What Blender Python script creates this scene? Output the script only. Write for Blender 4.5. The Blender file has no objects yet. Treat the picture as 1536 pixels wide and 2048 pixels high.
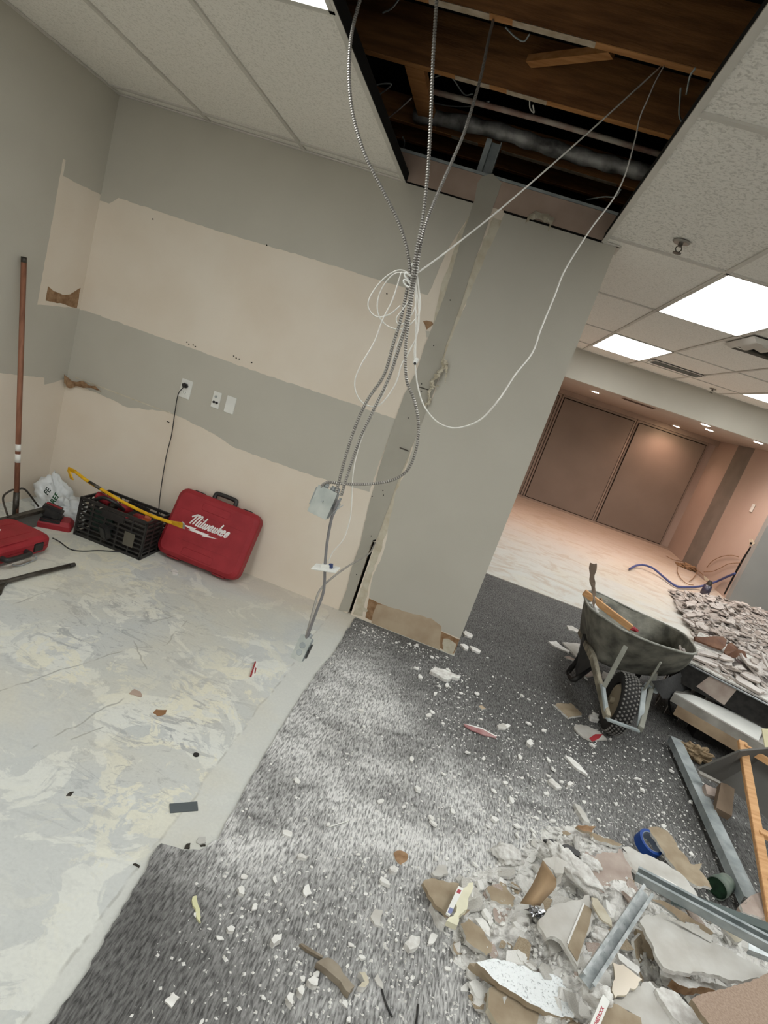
import bpy, bmesh, math, random
from mathutils import Vector, Matrix, noise
random.seed(7)
R = math.radians
sc = bpy.context.scene
COL = sc.collection
# ---------------- camera (focal length, tilt and roll solved from the room's own edges)
MR = ((0.9319695, 0.18125592, 0.31397314), (0.34650566, -0.19066275, -0.91846695), (-0.10661459, 0.96477666, -0.24049807))
FPX, CX, CY = 1151.579, 768.0, 1024.0
EYE = Vector((0, 0, 1.62))
cam = bpy.data.objects.new('camera', bpy.data.cameras.new('camera'))
COL.objects.link(cam)
cam.data.sensor_fit = 'HORIZONTAL'; cam.data.sensor_width = 36; cam.data.lens = 36*FPX/1536
cam.data.clip_start = .02
cm = Matrix(((MR[0][0], -MR[1][0], -MR[2][0], 0), (MR[0][1], -MR[1][1], -MR[2][1], 0), (MR[0][2], -MR[1][2], -MR[2][2], 1.62), (0, 0, 0, 1)))
# camera back axis is minus the viewing axis, camera up is minus image down
cm = Matrix(((MR[0][0], -MR[1][0], -MR[2][0], EYE.x), (MR[0][1], -MR[1][1], -MR[2][1], EYE.y), (MR[0][2], -MR[1][2], -MR[2][2], EYE.z), (0, 0, 0, 1)))
cam.matrix_world = cm
sc.camera = cam
# ---------------- world, light level
LIGHT = 4.0          # radiance of the ceiling troffers
WARM = 16.0          # watts of each warm downlight
w = bpy.data.worlds.new('world'); sc.world = w; w.use_nodes = True
w.node_tree.nodes['Background'].inputs[0].default_value = (1, .97, .92, 1)
w.node_tree.nodes['Background'].inputs[1].default_value = 0.6
sc.view_settings.view_transform = 'Standard'; sc.view_settings.look = 'None'
sc.view_settings.gamma = 1; sc.view_settings.use_curve_mapping = False
sc.view_settings.exposure = 1.24

# ---------------- helpers
def ray(px, py):
    a, b = (px-CX)/FPX, (py-CY)/FPX
    return Vector((MR[0][i]*a + MR[1][i]*b + MR[2][i] for i in range(3)))
def FZ(px, py, z=0.0):
    r = ray(px, py); return EYE + r*((z-1.62)/r.z)
def FY(px, py, y=3.53):
    r = ray(px, py); return EYE + r*(y/r.y)
def FX(px, py, x):
    r = ray(px, py); return EYE + r*(x/r.x)
def lin(c):
    return tuple((v/255/12.92 if v/255 <= .04045 else ((v/255+.055)/1.055)**2.4) for v in c) + (1,)
def nodes(m): return m.node_tree.nodes, m.node_tree.links
def newmat(name):
    m = bpy.data.materials.new(name); m.use_nodes = True
    return m
MATS = {}
def pm(name, col, rough=.8, metal=0, col2=None, scale=6, bump=.0, bscale=80, spec=.3, lo=.35, hi=.65, detail=4, stretch=(1, 1, 1)):
    if name in MATS: return MATS[name]
    m = newmat(name); N, L = nodes(m); b = N['Principled BSDF']
    b.inputs['Roughness'].default_value = rough; b.inputs['Metallic'].default_value = metal
    b.inputs['Specular IOR Level'].default_value = spec
    tc = N.new('ShaderNodeTexCoord'); mp = N.new('ShaderNodeMapping'); mp.inputs['Scale'].default_value = stretch
    L.new(tc.outputs['Object'], mp.inputs[0])
    n = N.new('ShaderNodeTexNoise'); n.inputs['Scale'].default_value = scale; n.inputs['Detail'].default_value = detail
    L.new(mp.outputs[0], n.inputs['Vector'])
    r = N.new('ShaderNodeValToRGB'); r.color_ramp.elements[0].position = lo; r.color_ramp.elements[1].position = hi
    c = lin(col); c2 = lin(col2) if col2 else tuple(v*.86 for v in c[:3]) + (1,)
    r.color_ramp.elements[0].color = c2; r.color_ramp.elements[1].color = c
    L.new(n.outputs[0], r.inputs[0]); L.new(r.outputs[0], b.inputs['Base Color'])
    if bump:
        n2 = N.new('ShaderNodeTexNoise'); n2.inputs['Scale'].default_value = bscale; n2.inputs['Detail'].default_value = 6
        L.new(mp.outputs[0], n2.inputs['Vector'])
        bp = N.new('ShaderNodeBump'); bp.inputs['Strength'].default_value = bump; bp.inputs['Distance'].default_value = .01
        L.new(n2.outputs[0], bp.inputs['Height']); L.new(bp.outputs[0], b.inputs['Normal'])
    MATS[name] = m
    return m
def emat(name, col, s):
    m = newmat(name); N, L = nodes(m); b = N['Principled BSDF']
    b.inputs['Base Color'].default_value = (.8, .8, .8, 1)
    b.inputs['Emission Color'].default_value = lin(col); b.inputs['Emission Strength'].default_value = s
    return m
def link(o, parent=None):
    COL.objects.link(o)
    if parent:
        o.parent = parent
    return o
def tag(o, label=None, cat=None, group=None, kind=None):
    if label: o['label'] = label
    if cat: o['category'] = cat
    if group: o['group'] = group
    if kind: o['kind'] = kind
    return o
def empty(name, loc=(0, 0, 0), label=None, cat=None, group=None, mtx=None):
    o = bpy.data.objects.new(name, None); o.empty_display_size = .05; COL.objects.link(o)
    o.matrix_world = mtx if mtx is not None else Matrix.Translation(Vector(loc))
    ROOTM[o.name] = o.matrix_world.copy()
    return tag(o, label, cat, group)
ROOTM = {}
def obj(name, bm, mats, parent=None, smooth=False, world=False):
    """link a bmesh as ONE mesh object; world=True: vertices are in world space, parent an Empty somewhere"""
    if world:
        if parent is not None:
            M = ROOTM.get(parent.name)
            if M is None and parent.parent is not None: M = ROOTM.get(parent.parent.name)
            if M is not None: bm.transform(M.inverted())
            me_loc = None
        else:
            vs = [v.co for v in bm.verts]
            if vs:
                c = sum(vs, Vector())/len(vs); zmin = min(v.z for v in vs)
                c = Vector((c.x, c.y, zmin)); bm.transform(Matrix.Translation(-c)); me_loc = c
            else: me_loc = None
    else: me_loc = None
    me = bpy.data.meshes.new(name)
    bmesh.ops.recalc_face_normals(bm, faces=bm.faces)
    bm.to_mesh(me); bm.free()
    for m in (mats if isinstance(mats, (list, tuple)) else [mats]): me.materials.append(m)
    if smooth:
        for p in me.polygons: p.use_smooth = True
    o = bpy.data.objects.new(name, me); link(o, parent)
    if me_loc is not None: o.location = me_loc
    return o
def B(): return bmesh.new()
def box(bm, c, s, rot=None, mi=0, bev=0):
    M = Matrix.Translation(Vector(c)) @ (rot.to_4x4() if rot is not None else Matrix.Identity(4)) @ Matrix.Diagonal((s[0], s[1], s[2], 1))
    r = bmesh.ops.create_cube(bm, size=1, matrix=M)
    fs = set(f for v in r['verts'] for f in v.link_faces)
    for f in fs: f.material_index = mi
    if bev:
        es = list(set(e for f in fs for e in f.edges))
        bmesh.ops.bevel(bm, geom=es, offset=bev, segments=2, affect='EDGES', clamp_overlap=True)
    return bm
def bb(bm, lo, hi, mi=0, bev=0):
    lo, hi = Vector(lo), Vector(hi)
    return box(bm, (lo+hi)/2, hi-lo, mi=mi, bev=bev)
def cyl(bm, a, b, r1, r2=None, seg=16, mi=0, caps=True):
    a, b = Vector(a), Vector(b); d = b-a
    M = Matrix.Translation((a+b)/2) @ d.to_track_quat('Z', 'Y').to_matrix().to_4x4()
    r = bmesh.ops.create_cone(bm, cap_ends=caps, segments=seg, radius1=r1, radius2=r1 if r2 is None else r2, depth=d.length, matrix=M)
    for f in set(f for v in r['verts'] for f in v.link_faces): f.material_index = mi
    return bm
def catmull(P, n=10):
    P = [Vector(p) for p in P]; out = []
    Q = [P[0]*2-P[1]] + P + [P[-1]*2-P[-2]]
    for i in range(1, len(Q)-2):
        for k in range(n):
            t = k/n; a, b, c, d = Q[i-1], Q[i], Q[i+1], Q[i+2]
            out.append(.5*((2*b)+(c-a)*t+(2*a-5*b+4*c-d)*t*t+(3*b-a-3*c+d)*t*t*t))
    out.append(P[-1]); return out
def resample(P, step):
    out = [P[0]]; acc = 0
    for a, b in zip(P, P[1:]):
        d = (b-a).length
        while acc+d >= step:
            t = (step-acc)/d; a = a.lerp(b, t); out.append(a); d = (b-a).length; acc = 0
            if d < 1e-9: break
        acc += d
    return out
def tube(bm, P, r, seg=8, rib=0, pitch=.008, mi=0, cap=True):
    if rib: P = resample(P, pitch/3)
    rings = []; up = None
    for i, p in enumerate(P):
        t = (P[min(i+1, len(P)-1)]-P[max(i-1, 0)])
        if t.length < 1e-9: continue
        t.normalize()
        if up is None: up = t.orthogonal().normalized()
        up = (up - t*up.dot(t)).normalized(); sd = t.cross(up)
        rr = r(i/(len(P)-1)) if callable(r) else r
        if rib: rr *= (1-rib*.8) if i % 3 == 2 else (1+rib*.5)
        rings.append([bm.verts.new(p+(up*math.cos(a)+sd*math.sin(a))*rr) for a in [2*math.pi*k/seg for k in range(seg)]])
    for i, (A, C) in enumerate(zip(rings, rings[1:])):
        for k in range(seg):
            f = bm.faces.new((A[k], A[(k+1) % seg], C[(k+1) % seg], C[k])); f.material_index = 1 if rib and i % 3 != 0 else mi
    if cap and len(rings) > 1:
        for A in (rings[0], rings[-1]):
            f = bm.faces.new(A); f.material_index = mi
    return bm
def pathY(pts, y0, y1=None, n=8):
    y1 = y0 if y1 is None else y1; k = len(pts)-1
    return catmull([FY(p[0], p[1], p[2] if len(p) > 2 else y0+(y1-y0)*i/k) for i, p in enumerate(pts)], n)
def ragged(pts, amp=.006, step=.02, seed=0, keep=()):
    rnd = random.Random(seed); out = []
    n = len(pts)
    def mid(a, b, d):                       # midpoint displacement: torn, angular outline
        L = (b-a).length
        if L < step or d > 5: return [a]
        m_ = a.lerp(b, rnd.uniform(.38, .62)); k = min(amp*3.0, L*.13)
        t_ = (b-a).normalized(); m_ = m_ + Vector((-t_.y, t_.x, 0))*rnd.uniform(-k, k)
        return mid(a, m_, d+1) + mid(m_, b, d+1)
    for i in range(n):
        a, b = pts[i], pts[(i+1) % n]
        out += [a] if (i in keep or amp <= 0) else mid(a, b, 0)
    return out
def extrude_poly(bm, top, thick, mt=0, me=1, nrm=None, mb=None):
    """top: ordered world points of the upper face; extruded down along its normal"""
    n = Vector((0, 0, 0)); k = len(top)
    for i in range(k):
        a, b = top[i], top[(i+1) % k]; n += a.cross(b)
    n.normalize()
    if nrm is not None: n = Vector(nrm)
    elif n.z < 0: n = -n
    tv = [bm.verts.new(p) for p in top]; bv = [bm.verts.new(p-n*thick) for p in top]
    f1 = bm.faces.new(tv); f1.material_index = mt
    f2 = bm.faces.new(bv[::-1]); f2.material_index = mt if mb is None else mb
    for i in range(k):
        f = bm.faces.new((tv[i], bv[i], bv[(i+1) % k], tv[(i+1) % k])); f.material_index = me
    f1.normal_update(); f2.normal_update()
    bmesh.ops.triangulate(bm, faces=[f1, f2])
    return bm
def struct(name, bm, mats, parent=None, smooth=False):
    o = obj(name, bm, mats, parent, smooth)
    if parent is None: o['kind'] = 'structure'
    return o
def crop(x0, y0, s, pts): return [(x0+p[0]*s, y0+p[1]*s)+tuple(p[2:]) for p in pts]

# ---------------- shared materials
m_gray = pm('gray_wall_paint', (186, 182, 170), .7, col2=(182, 178, 166), scale=3, bump=.06, bscale=240)
m_beige = pm('beige_drywall_primer', (222, 212, 197), .85, col2=(217, 205, 188), scale=2.5, bump=.05, bscale=160)
m_beige2 = pm('tan_old_drywall', (183, 166, 142), .85, col2=(170, 150, 126), scale=9)
m_cream = pm('cream_torn_paper_edge', (200, 194, 176), .85, col2=(184, 174, 152), scale=22)
m_brownp = pm('brown_torn_gypsum_paper', (160, 130, 100), .9, col2=(128, 98, 70), scale=30, bump=.2)
m_pinkdry = pm('old_unpainted_drywall', (176, 156, 142), .9, col2=(160, 140, 126), scale=5)
m_dark = pm('dark_void', (16, 14, 12), 1)
m_tbar = pm('painted_ceiling_grid', (206, 203, 194), .5, scale=3)
m_blackm = pm('black_plastic', (26, 26, 27), .45, col2=(44, 42, 40), scale=25, spec=.5)
m_galv = pm('galvanised_steel', (186, 190, 190), .36, .4, col2=(150, 156, 156), scale=35)
m_galvd = pm('dusty_galvanised_steel', (168, 174, 174), .6, .15, col2=(138, 146, 146), scale=14)
m_conduit = pm('armoured_cable_steel', (190, 187, 180), .38, .55, col2=(158, 154, 148), scale=60)
m_white = pm('white_plastic', (228, 228, 222), .4, scale=5)
m_wcable = pm('white_cable_jacket', (224, 222, 214), .45, scale=20)
m_gyp = pm('crumbled_gypsum', (226, 225, 220), .95, col2=(196, 192, 186), scale=40, bump=.5, bscale=120)
m_paper = pm('gray_drywall_face_paper', (196, 194, 188), .9, col2=(180, 176, 168), scale=12, bump=.1)
m_tan = pm('tan_drywall_back_paper', (164, 150, 128), .9, col2=(144, 128, 106), scale=14, bump=.1)
m_mauve = pm('pinkish_dusty_drywall_paper', (178, 164, 154), .9, col2=(158, 142, 132), scale=12, bump=.15)
m_wood = pm('raw_orange_lumber', (202, 158, 112), .65, col2=(182, 136, 90), scale=5, stretch=(1, 12, 12), bump=.1, bscale=30)
m_joist = pm('old_joist_lumber', (140, 97, 58), .85, col2=(106, 70, 40), scale=4, stretch=(1, 8, 8), bump=.2, bscale=30)
m_joistp = pm('whitewashed_joist_edge', (192, 178, 158), .8, col2=(166, 148, 124), scale=20)
m_red = pm('red_tool_case_plastic', (152, 38, 46), .55, col2=(138, 30, 38), scale=10, bump=.12, bscale=300, spec=.4)
m_steel = pm('worn_dark_steel', (92, 88, 82), .45, .7, col2=(60, 56, 50), scale=25)

# =================== THE SETTING ===================
H = 2.59; XL = -2.72; YB = 3.53; XE = .345
def floor_mat():
    m = newmat('scraped_concrete_slab'); N, L = nodes(m); b = N['Principled BSDF']; b.inputs['Roughness'].default_value = .75
    b.inputs['Specular IOR Level'].default_value = .25
    tc = N.new('ShaderNodeTexCoord')
    def noi(scale, detail=4, dist=0, st=(1, 1, 1), loc=(0, 0, 0), rot=0, rough=.5):
        mp = N.new('ShaderNodeMapping'); mp.inputs['Scale'].default_value = st; mp.inputs['Location'].default_value = loc; mp.inputs['Rotation'].default_value = (0, 0, rot)
        L.new(tc.outputs['Object'], mp.inputs[0])
        n = N.new('ShaderNodeTexNoise'); n.inputs['Scale'].default_value = scale; n.inputs['Detail'].default_value = detail; n.inputs['Distortion'].default_value = dist
        n.inputs['Roughness'].default_value = rough
        L.new(mp.outputs[0], n.inputs['Vector']); return n.outputs[0]
    def ramp(x, a, c, va=0, vc=1):
        r = N.new('ShaderNodeMapRange'); r.inputs[1].default_value = a; r.inputs[2].default_value = c; r.inputs[3].default_value = va; r.inputs[4].default_value = vc
        L.new(x, r.inputs[0]); return r.outputs[0]
    def mix(f, a, c):
        x = N.new('ShaderNodeMix'); x.data_type = 'RGBA'; L.new(f, x.inputs[0])
        for v, i in ((a, 6), (c, 7)):
            if isinstance(v, tuple): x.inputs[i].default_value = v
            else: L.new(v, x.inputs[i])
        return x.outputs[2]
    def mul(a, c):
        x = N.new('ShaderNodeMath'); x.operation = 'MULTIPLY'; x.use_clamp = True
        L.new(a, x.inputs[0])
        if isinstance(c, float): x.inputs[1].default_value = c
        else: L.new(c, x.inputs[1])
        return x.outputs[0]
    def blob(cx, cy, rx, ry, soft=.6, rot=0):
        mp = N.new('ShaderNodeMapping'); mp.vector_type = 'TEXTURE'
        mp.inputs['Location'].default_value = (cx, cy, 0); mp.inputs['Scale'].default_value = (rx, ry, 1e3); mp.inputs['Rotation'].default_value = (0, 0, rot)
        L.new(tc.outputs['Object'], mp.inputs[0])
        v = N.new('ShaderNodeVectorMath'); v.operation = 'LENGTH'; L.new(mp.outputs[0], v.inputs[0])
        return ramp(v.outputs[1], 1.0, 1.0-soft)
    base = mix(ramp(noi(1.3, 5), .3, .7), lin((200, 202, 198)), lin((184, 187, 184)))
    # pale thinset skim with crisp ragged borders
    skim = ramp(noi(3.2, 8, .9, rough=.6), .515, .535)
    base = mix(mul(skim, .75), base, lin((216, 217, 209)))
    # yellowish adhesive
    yn = ramp(noi(6.5, 9, 1.0, loc=(3, 1, 0), rough=.7), .515, .55)
    reg = N.new('ShaderNodeMath'); reg.operation = 'MAXIMUM'
    L.new(blob(-.66, 2.0, .34, 1.05, .55, .05), reg.inputs[0]); L.new(blob(-1.75, 2.9, .8, .5, .8), reg.inputs[1])
    r2 = N.new('ShaderNodeMath'); r2.operation = 'MAXIMUM'; L.new(reg.outputs[0], r2.inputs[0]); L.new(blob(-1.3, 2.0, .55, .35, .8), r2.inputs[1])
    r3 = N.new('ShaderNodeMath'); r3.operation = 'MAXIMUM'; L.new(r2.outputs[0], r3.inputs[0]); r3.inputs[1].default_value = .12
    base = mix(mul(mul(yn, r3.outputs[0]), .8), base, lin((220, 217, 198)))
    # grey trowel scrapes
    sn = ramp(noi(5.5, 9, 1.6, st=(1, 2.2, 1), rot=.6, loc=(7, 2, 0), rough=.68), .535, .60)
    sreg = N.new('ShaderNodeMath'); sreg.operation = 'MAXIMUM'; L.new(blob(-1.3, 2.45, .75, .8, .7), sreg.inputs[0]); L.new(blob(-.75, 1.9, .4, .8, .8), sreg.inputs[1])
    s3 = N.new('ShaderNodeMath'); s3.operation = 'MAXIMUM'; L.new(sreg.outputs[0], s3.inputs[0]); s3.inputs[1].default_value = .15
    base = mix(mul(mul(sn, s3.outputs[0]), .9), base, lin((158, 160, 160)))
    sn2 = ramp(noi(14, 8, 2.0, st=(1, 1.8, 1), rot=.9, loc=(1, 9, 0), rough=.72), .575, .63)
    base = mix(mul(mul(sn2, s3.outputs[0]), .6), base, lin((150, 152, 154)))
    sn3 = ramp(noi(30, 8, 1.2, st=(1, 1.6, 1), rot=.5, loc=(5, 9, 0), rough=.75), .58, .66)
    base = mix(mul(mul(sn3, s3.outputs[0]), .45), base, lin((158, 160, 160)))
    # plain trowelled strip along the carpet edge
    stripm = mul(ramp(noi(1.0, 2), -1, -.5), 1.0) if False else None
    sxyz = N.new('ShaderNodeSeparateXYZ'); L.new(tc.outputs['Object'], sxyz.inputs[0])
    wob = N.new('ShaderNodeMath'); wob.operation = 'MULTIPLY_ADD'; L.new(noi(5, 4), wob.inputs[0]); wob.inputs[1].default_value = .05; L.new(sxyz.outputs[0], wob.inputs[2])
    base = mix(mul(ramp(wob.outputs[0], -.475, -.465), .85), base, lin((198, 199, 193)))
    ln = N.new('ShaderNodeMath'); ln.operation = 'ABSOLUTE'; l0 = N.new('ShaderNodeMath'); l0.operation = 'ADD'; l0.inputs[1].default_value = .472; L.new(wob.outputs[0], l0.inputs[0]); L.new(l0.outputs[0], ln.inputs[0])
    base = mix(mul(ramp(ln.outputs[0], .006, .002), mul(ramp(noi(12, 4), .45, .55), .5)), base, lin((150, 148, 140)))
    # long hairline cracks
    def crack_unused(seed, rot, a, sc_):
        v = noi(sc_, 1.6, .25, loc=(seed, seed*2, 0), rot=rot, rough=.55, st=(1, .35, 1)); m1 = N.new('ShaderNodeMath'); m1.operation = 'SUBTRACT'; L.new(v, m1.inputs[0]); m1.inputs[1].default_value = .5
        m2 = N.new('ShaderNodeMath'); m2.operation = 'ABSOLUTE'; L.new(m1.outputs[0], m2.inputs[0]); return mul(ramp(m2.outputs[0], .0035, .001), a)
    for k, (qa, qb) in enumerate([((-60, 1400), (280, 1290)), ((60, 1500), (250, 1395)), ((270, 1280), (292, 1340)), ((300, 1245), (385, 1222)), ((20, 1210), (120, 1175)), ((140, 1480), (210, 1455)), ((330, 1290), (375, 1240))]):
        A_, B_ = FZ(*qa), FZ(*qb); d_ = B_-A_
        mp = N.new('ShaderNodeMapping'); mp.vector_type = 'TEXTURE'; mp.inputs['Location'].default_value = A_; mp.inputs['Rotation'].default_value = (0, 0, math.atan2(d_.y, d_.x)); mp.inputs['Scale'].default_value = (d_.length, 1, 1)
        L.new(tc.outputs['Object'], mp.inputs[0]); sp = N.new('ShaderNodeSeparateXYZ'); L.new(mp.outputs[0], sp.inputs[0])
        o1 = N.new('ShaderNodeMath'); o1.operation = 'MULTIPLY_ADD'; L.new(noi(9, 6, loc=(k, 0, 0)), o1.inputs[0]); o1.inputs[1].default_value = .05; L.new(sp.outputs[1], o1.inputs[2])
        o2 = N.new('ShaderNodeMath'); o2.operation = 'SUBTRACT'; L.new(o1.outputs[0], o2.inputs[0]); o2.inputs[1].default_value = .025
        o3 = N.new('ShaderNodeMath'); o3.operation = 'ABSOLUTE'; L.new(o2.outputs[0], o3.inputs[0])
        m1 = mul(ramp(o3.outputs[0], .005, .0015), mul(ramp(sp.outputs[0], 0, .05), ramp(sp.outputs[0], 1, .95)))
        base = mix(mul(mul(m1, ramp(noi(8, 4, loc=(k, 5, 0)), .4, .5)), .75), base, lin((140, 140, 136)))
    # beige along the wall
    base = mix(mul(blob(-.9, 3.45, 1.1, .32, .7), .55), base, lin((205, 192, 174)))
    # yellow-brown ground beyond
    base = mix(mul(ramp(noi(1.1, 5, .6, loc=(4, 4, 4)), .5, .62), .35), base, lin((204, 196, 172)))
    yy = N.new('ShaderNodeSeparateXYZ'); L.new(tc.outputs['Object'], yy.inputs[0])
    base = mix(mul(ramp(yy.outputs[1], 6.2, 10.5, 0, 1), .75), base, lin((184, 160, 140)))
    base = mix(mul(mul(ramp(noi(2.2, 7, 1.2, st=(1, 1.6, 1), loc=(9, 3, 1), rough=.65), .48, .62), ramp(yy.outputs[1], 5.2, 5.8)), .6), base, lin((178, 160, 140)))
    fine = ramp(noi(90, 3), .3, .7, .965, 1.03)
    x = N.new('ShaderNodeMix'); x.data_type = 'RGBA'; x.blend_type = 'MULTIPLY'; x.inputs[0].default_value = 1
    L.new(base, x.inputs[6]); L.new(fine, x.inputs[7])
    L.new(x.outputs[2], b.inputs['Base Color'])
    bp = N.new('ShaderNodeBump'); bp.inputs['Strength'].default_value = .22; bp.inputs['Distance'].default_value = .004
    ad = N.new('ShaderNodeMath'); ad.operation = 'ADD'; L.new(skim, ad.inputs[0]); L.new(noi(25, 6), ad.inputs[1])
    L.new(ad.outputs[0], bp.inputs['Height']); L.new(bp.outputs[0], b.inputs['Normal'])
    return m
bm = B(); bb(bm, (-4, -4, -.1), (8, 13, 0)); struct('floor', bm, floor_mat())

def carpet_mat():
    m = newmat('dusty_loop_carpet'); N, L = nodes(m); b = N['Principled BSDF']; b.inputs['Roughness'].default_value = .95
    b.inputs['Specular IOR Level'].default_value = .1
    tc = N.new('ShaderNodeTexCoord')
    def noi(scale, detail=4, dist=0, st=(1, 1, 1), loc=(0, 0, 0), rot=0, rough=.5):
        mp = N.new('ShaderNodeMapping'); mp.inputs['Scale'].default_value = st; mp.inputs['Location'].default_value = loc; mp.inputs['Rotation'].default_value = (0, 0, rot)
        L.new(tc.outputs['Object'], mp.inputs[0])
        n = N.new('ShaderNodeTexNoise'); n.inputs['Scale'].default_value = scale; n.inputs['Detail'].default_value = detail; n.inputs['Distortion'].default_value = dist
        n.inputs['Roughness'].default_value = rough
        L.new(mp.outputs[0], n.inputs['Vector']); return n.outputs[0]
    def M(op, a, c, clamp=True):
        x = N.new('ShaderNodeMath'); x.operation = op; x.use_clamp = clamp
        for v, i in ((a, 0), (c, 1)):
            if isinstance(v, (int, float)): x.inputs[i].default_value = v
            else: L.new(v, x.inputs[i])
        return x.outputs[0]
    def ramp(x, a, c, va=0, vc=1):
        r = N.new('ShaderNodeMapRange'); r.inputs[1].default_value = a; r.inputs[2].default_value = c; r.inputs[3].default_value = va; r.inputs[4].default_value = vc
        L.new(x, r.inputs[0]); return r.outputs[0]
    def blob(cx, cy, rx, ry, soft=.9, rot=0):
        mp = N.new('ShaderNodeMapping'); mp.vector_type = 'TEXTURE'
        mp.inputs['Location'].default_value = (cx, cy, 0); mp.inputs['Scale'].default_value = (rx, ry, 1e3); mp.inputs['Rotation'].default_value = (0, 0, rot)
        L.new(tc.outputs['Object'], mp.inputs[0])
        v = N.new('ShaderNodeVectorMath'); v.operation = 'LENGTH'; L.new(mp.outputs[0], v.inputs[0])
        return ramp(v.outputs[1], 1.0, 1.0-soft)
    pile = noi(88, 2.5, .3, st=(1.9, .42, 1), rough=.55)       # short loops in rows running along the room
    dust = .09
    for a in [(-.2, 1.75, .55, .6, 1.1), (-.15, 2.45, .45, .6, 1.1), (.45, 1.95, .75, .55, .8), (.75, 1.45, .7, .5, .9), (.3, 2.2, .9, .8, .55),
              (1.0, 2.3, .8, .7, .45), (-.22, 3.2, .25, .5, .4), (.25, 1.2, .6, .45, .55), (.0, 2.9, .6, .5, .4)]:
        dust = M('ADD', M('MULTIPLY', blob(*a[:4]), a[4]*.85), dust)
    far = ramp(N.new('ShaderNodeSeparateXYZ').outputs[1], 0, 1) if False else None
    sp_ = N.new('ShaderNodeSeparateXYZ'); L.new(tc.outputs['Object'], sp_.inputs[0])
    strip_ = M('MULTIPLY', ramp(sp_.outputs[0], -.02, -.34), M('MULTIPLY', ramp(sp_.outputs[1], 1.25, 1.6), ramp(sp_.outputs[1], 3.1, 2.6)))
    dust = M('ADD', dust, M('MULTIPLY', strip_, .45))
    patch = ramp(noi(2.3, 6, .8, rot=.5, st=(1, 1.6, 1)), .3, .72)
    fine = ramp(noi(11, 6, .3, rough=.65), .25, .75)
    amt = M('MULTIPLY', dust, M('ADD', M('ADD', M('MULTIPLY', patch, .75), .16), M('MULTIPLY', fine, .45)))
    f = M('MULTIPLY', M('ADD', M('MULTIPLY', M('POWER', amt, 1.25), .92), .03), ramp(pile, .34, .64, .30, 1.32))
    r = N.new('ShaderNodeMix'); r.data_type = 'RGBA'; L.new(ramp(pile, .3, .7), r.inputs[0])
    r.inputs[6].default_value = lin((58, 57, 56)); r.inputs[7].default_value = lin((104, 103, 101))
    x = N.new('ShaderNodeMix'); x.data_type = 'RGBA'; L.new(f, x.inputs[0]); L.new(r.outputs[2], x.inputs[6]); x.inputs[7].default_value = lin((214, 213, 210))
    L.new(x.outputs[2], b.inputs['Base Color'])
    bp = N.new('ShaderNodeBump'); bp.inputs['Strength'].default_value = .7; bp.inputs['Distance'].default_value = .004
    L.new(pile, bp.inputs['Height']); L.new(bp.outputs[0], b.inputs['Normal'])
    return m
edge = [Vector(p + (.009,)) for p in [(-.34, 3.50), (-.34, 3.2), (-.355, 2.6), (-.36, 2.2), (-.35, 1.8), (-.335, 1.52), (-.37, 1.455), (-.485, 1.42), (-.47, 1.25), (-.44, 1.0), (-.43, .6), (-.43, -3.5), (5.2, -3.5), (5.2, 5.55), (.36, 5.56), (.36, 3.66), (.352, 3.50)]]
edge = ragged(edge, .0016, .03, 3, keep=(11, 12, 13, 14, 15, 16))
bm = B(); extrude_poly(bm, edge, .009, 0, 0)
carpet = struct('floor_carpet', bm, carpet_mat())

# walls
bm = B()
SX0, SX1, SZ = -.402, -.380, .53       # the slot the old wall left
bb(bm, (XL-.12, YB, 0), (SX0, YB+.12, 2.735)); bb(bm, (SX1, YB, 0), (XE, YB+.12, 2.735)); bb(bm, (SX0, YB, SZ), (SX1, YB+.12, 2.735))
wall = struct('wall_back', bm, m_beige)
bm = B(); bb(bm, (SX0-.05, YB+.06, 0), (SX1+.05, YB+.11, SZ+.05)); obj('cavity_backing', bm, m_dark, wall)
bm = B(); p = FY(748, 1079, YB-.004); cyl(bm, p, p+Vector((0, .003, 0)), .014, seg=12); obj('torn_hole', bm, m_dark, wall)
def coat(name, pts, mat, parent, t=.0016, fn=None, amp=.003, step=.03, keep=(), seed=1, lift=0.0):
    fn = fn or (lambda a, b: FY(a, b, YB))
    P = [fn(*p) if not isinstance(p, Vector) else p for p in pts]
    n = len(P); rnd = random.Random(seed); out = []
    side = P[0].x if max(p.x for p in P)-min(p.x for p in P) < .01 else None
    for i in range(n):
        a, b = P[i], P[(i+1) % n]; k = max(1, int((b-a).length/step)) if i not in keep else 1
        for j in range(k):
            p = a.lerp(b, j/k)
            if j: p = p + Vector((0 if side is not None else rnd.uniform(-amp, amp), rnd.uniform(-amp, amp) if side is not None else 0, rnd.uniform(-amp, amp)))
            out.append(p)
    nrm = (0, -1, 0) if side is None else (1, 0, 0)
    out = [p + Vector(nrm)*(t+lift) for p in out]
    b_ = B(); extrude_poly(b_, out, t, 0, 0, nrm=nrm)
    return obj(name, b_, mat, parent)
W = lambda x, z: Vector((x, YB, z))
# grey paint, upper field (drops down a little towards the right)
coat('paint_coat', [W(XL, 2.59), W(XL, 1.985), W(-2.655, 1.985), W(-2.60, 2.035), W(-1.9, 2.03), W(-1.37, 2.045), W(-.9, 2.05), W(-.56, 2.055), W(-.55, 2.11), W(-.535, 2.3), W(-.50, 2.44), W(-.455, 2.59)], m_gray, wall, keep=(10, 11, 0), lift=.0)
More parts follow.
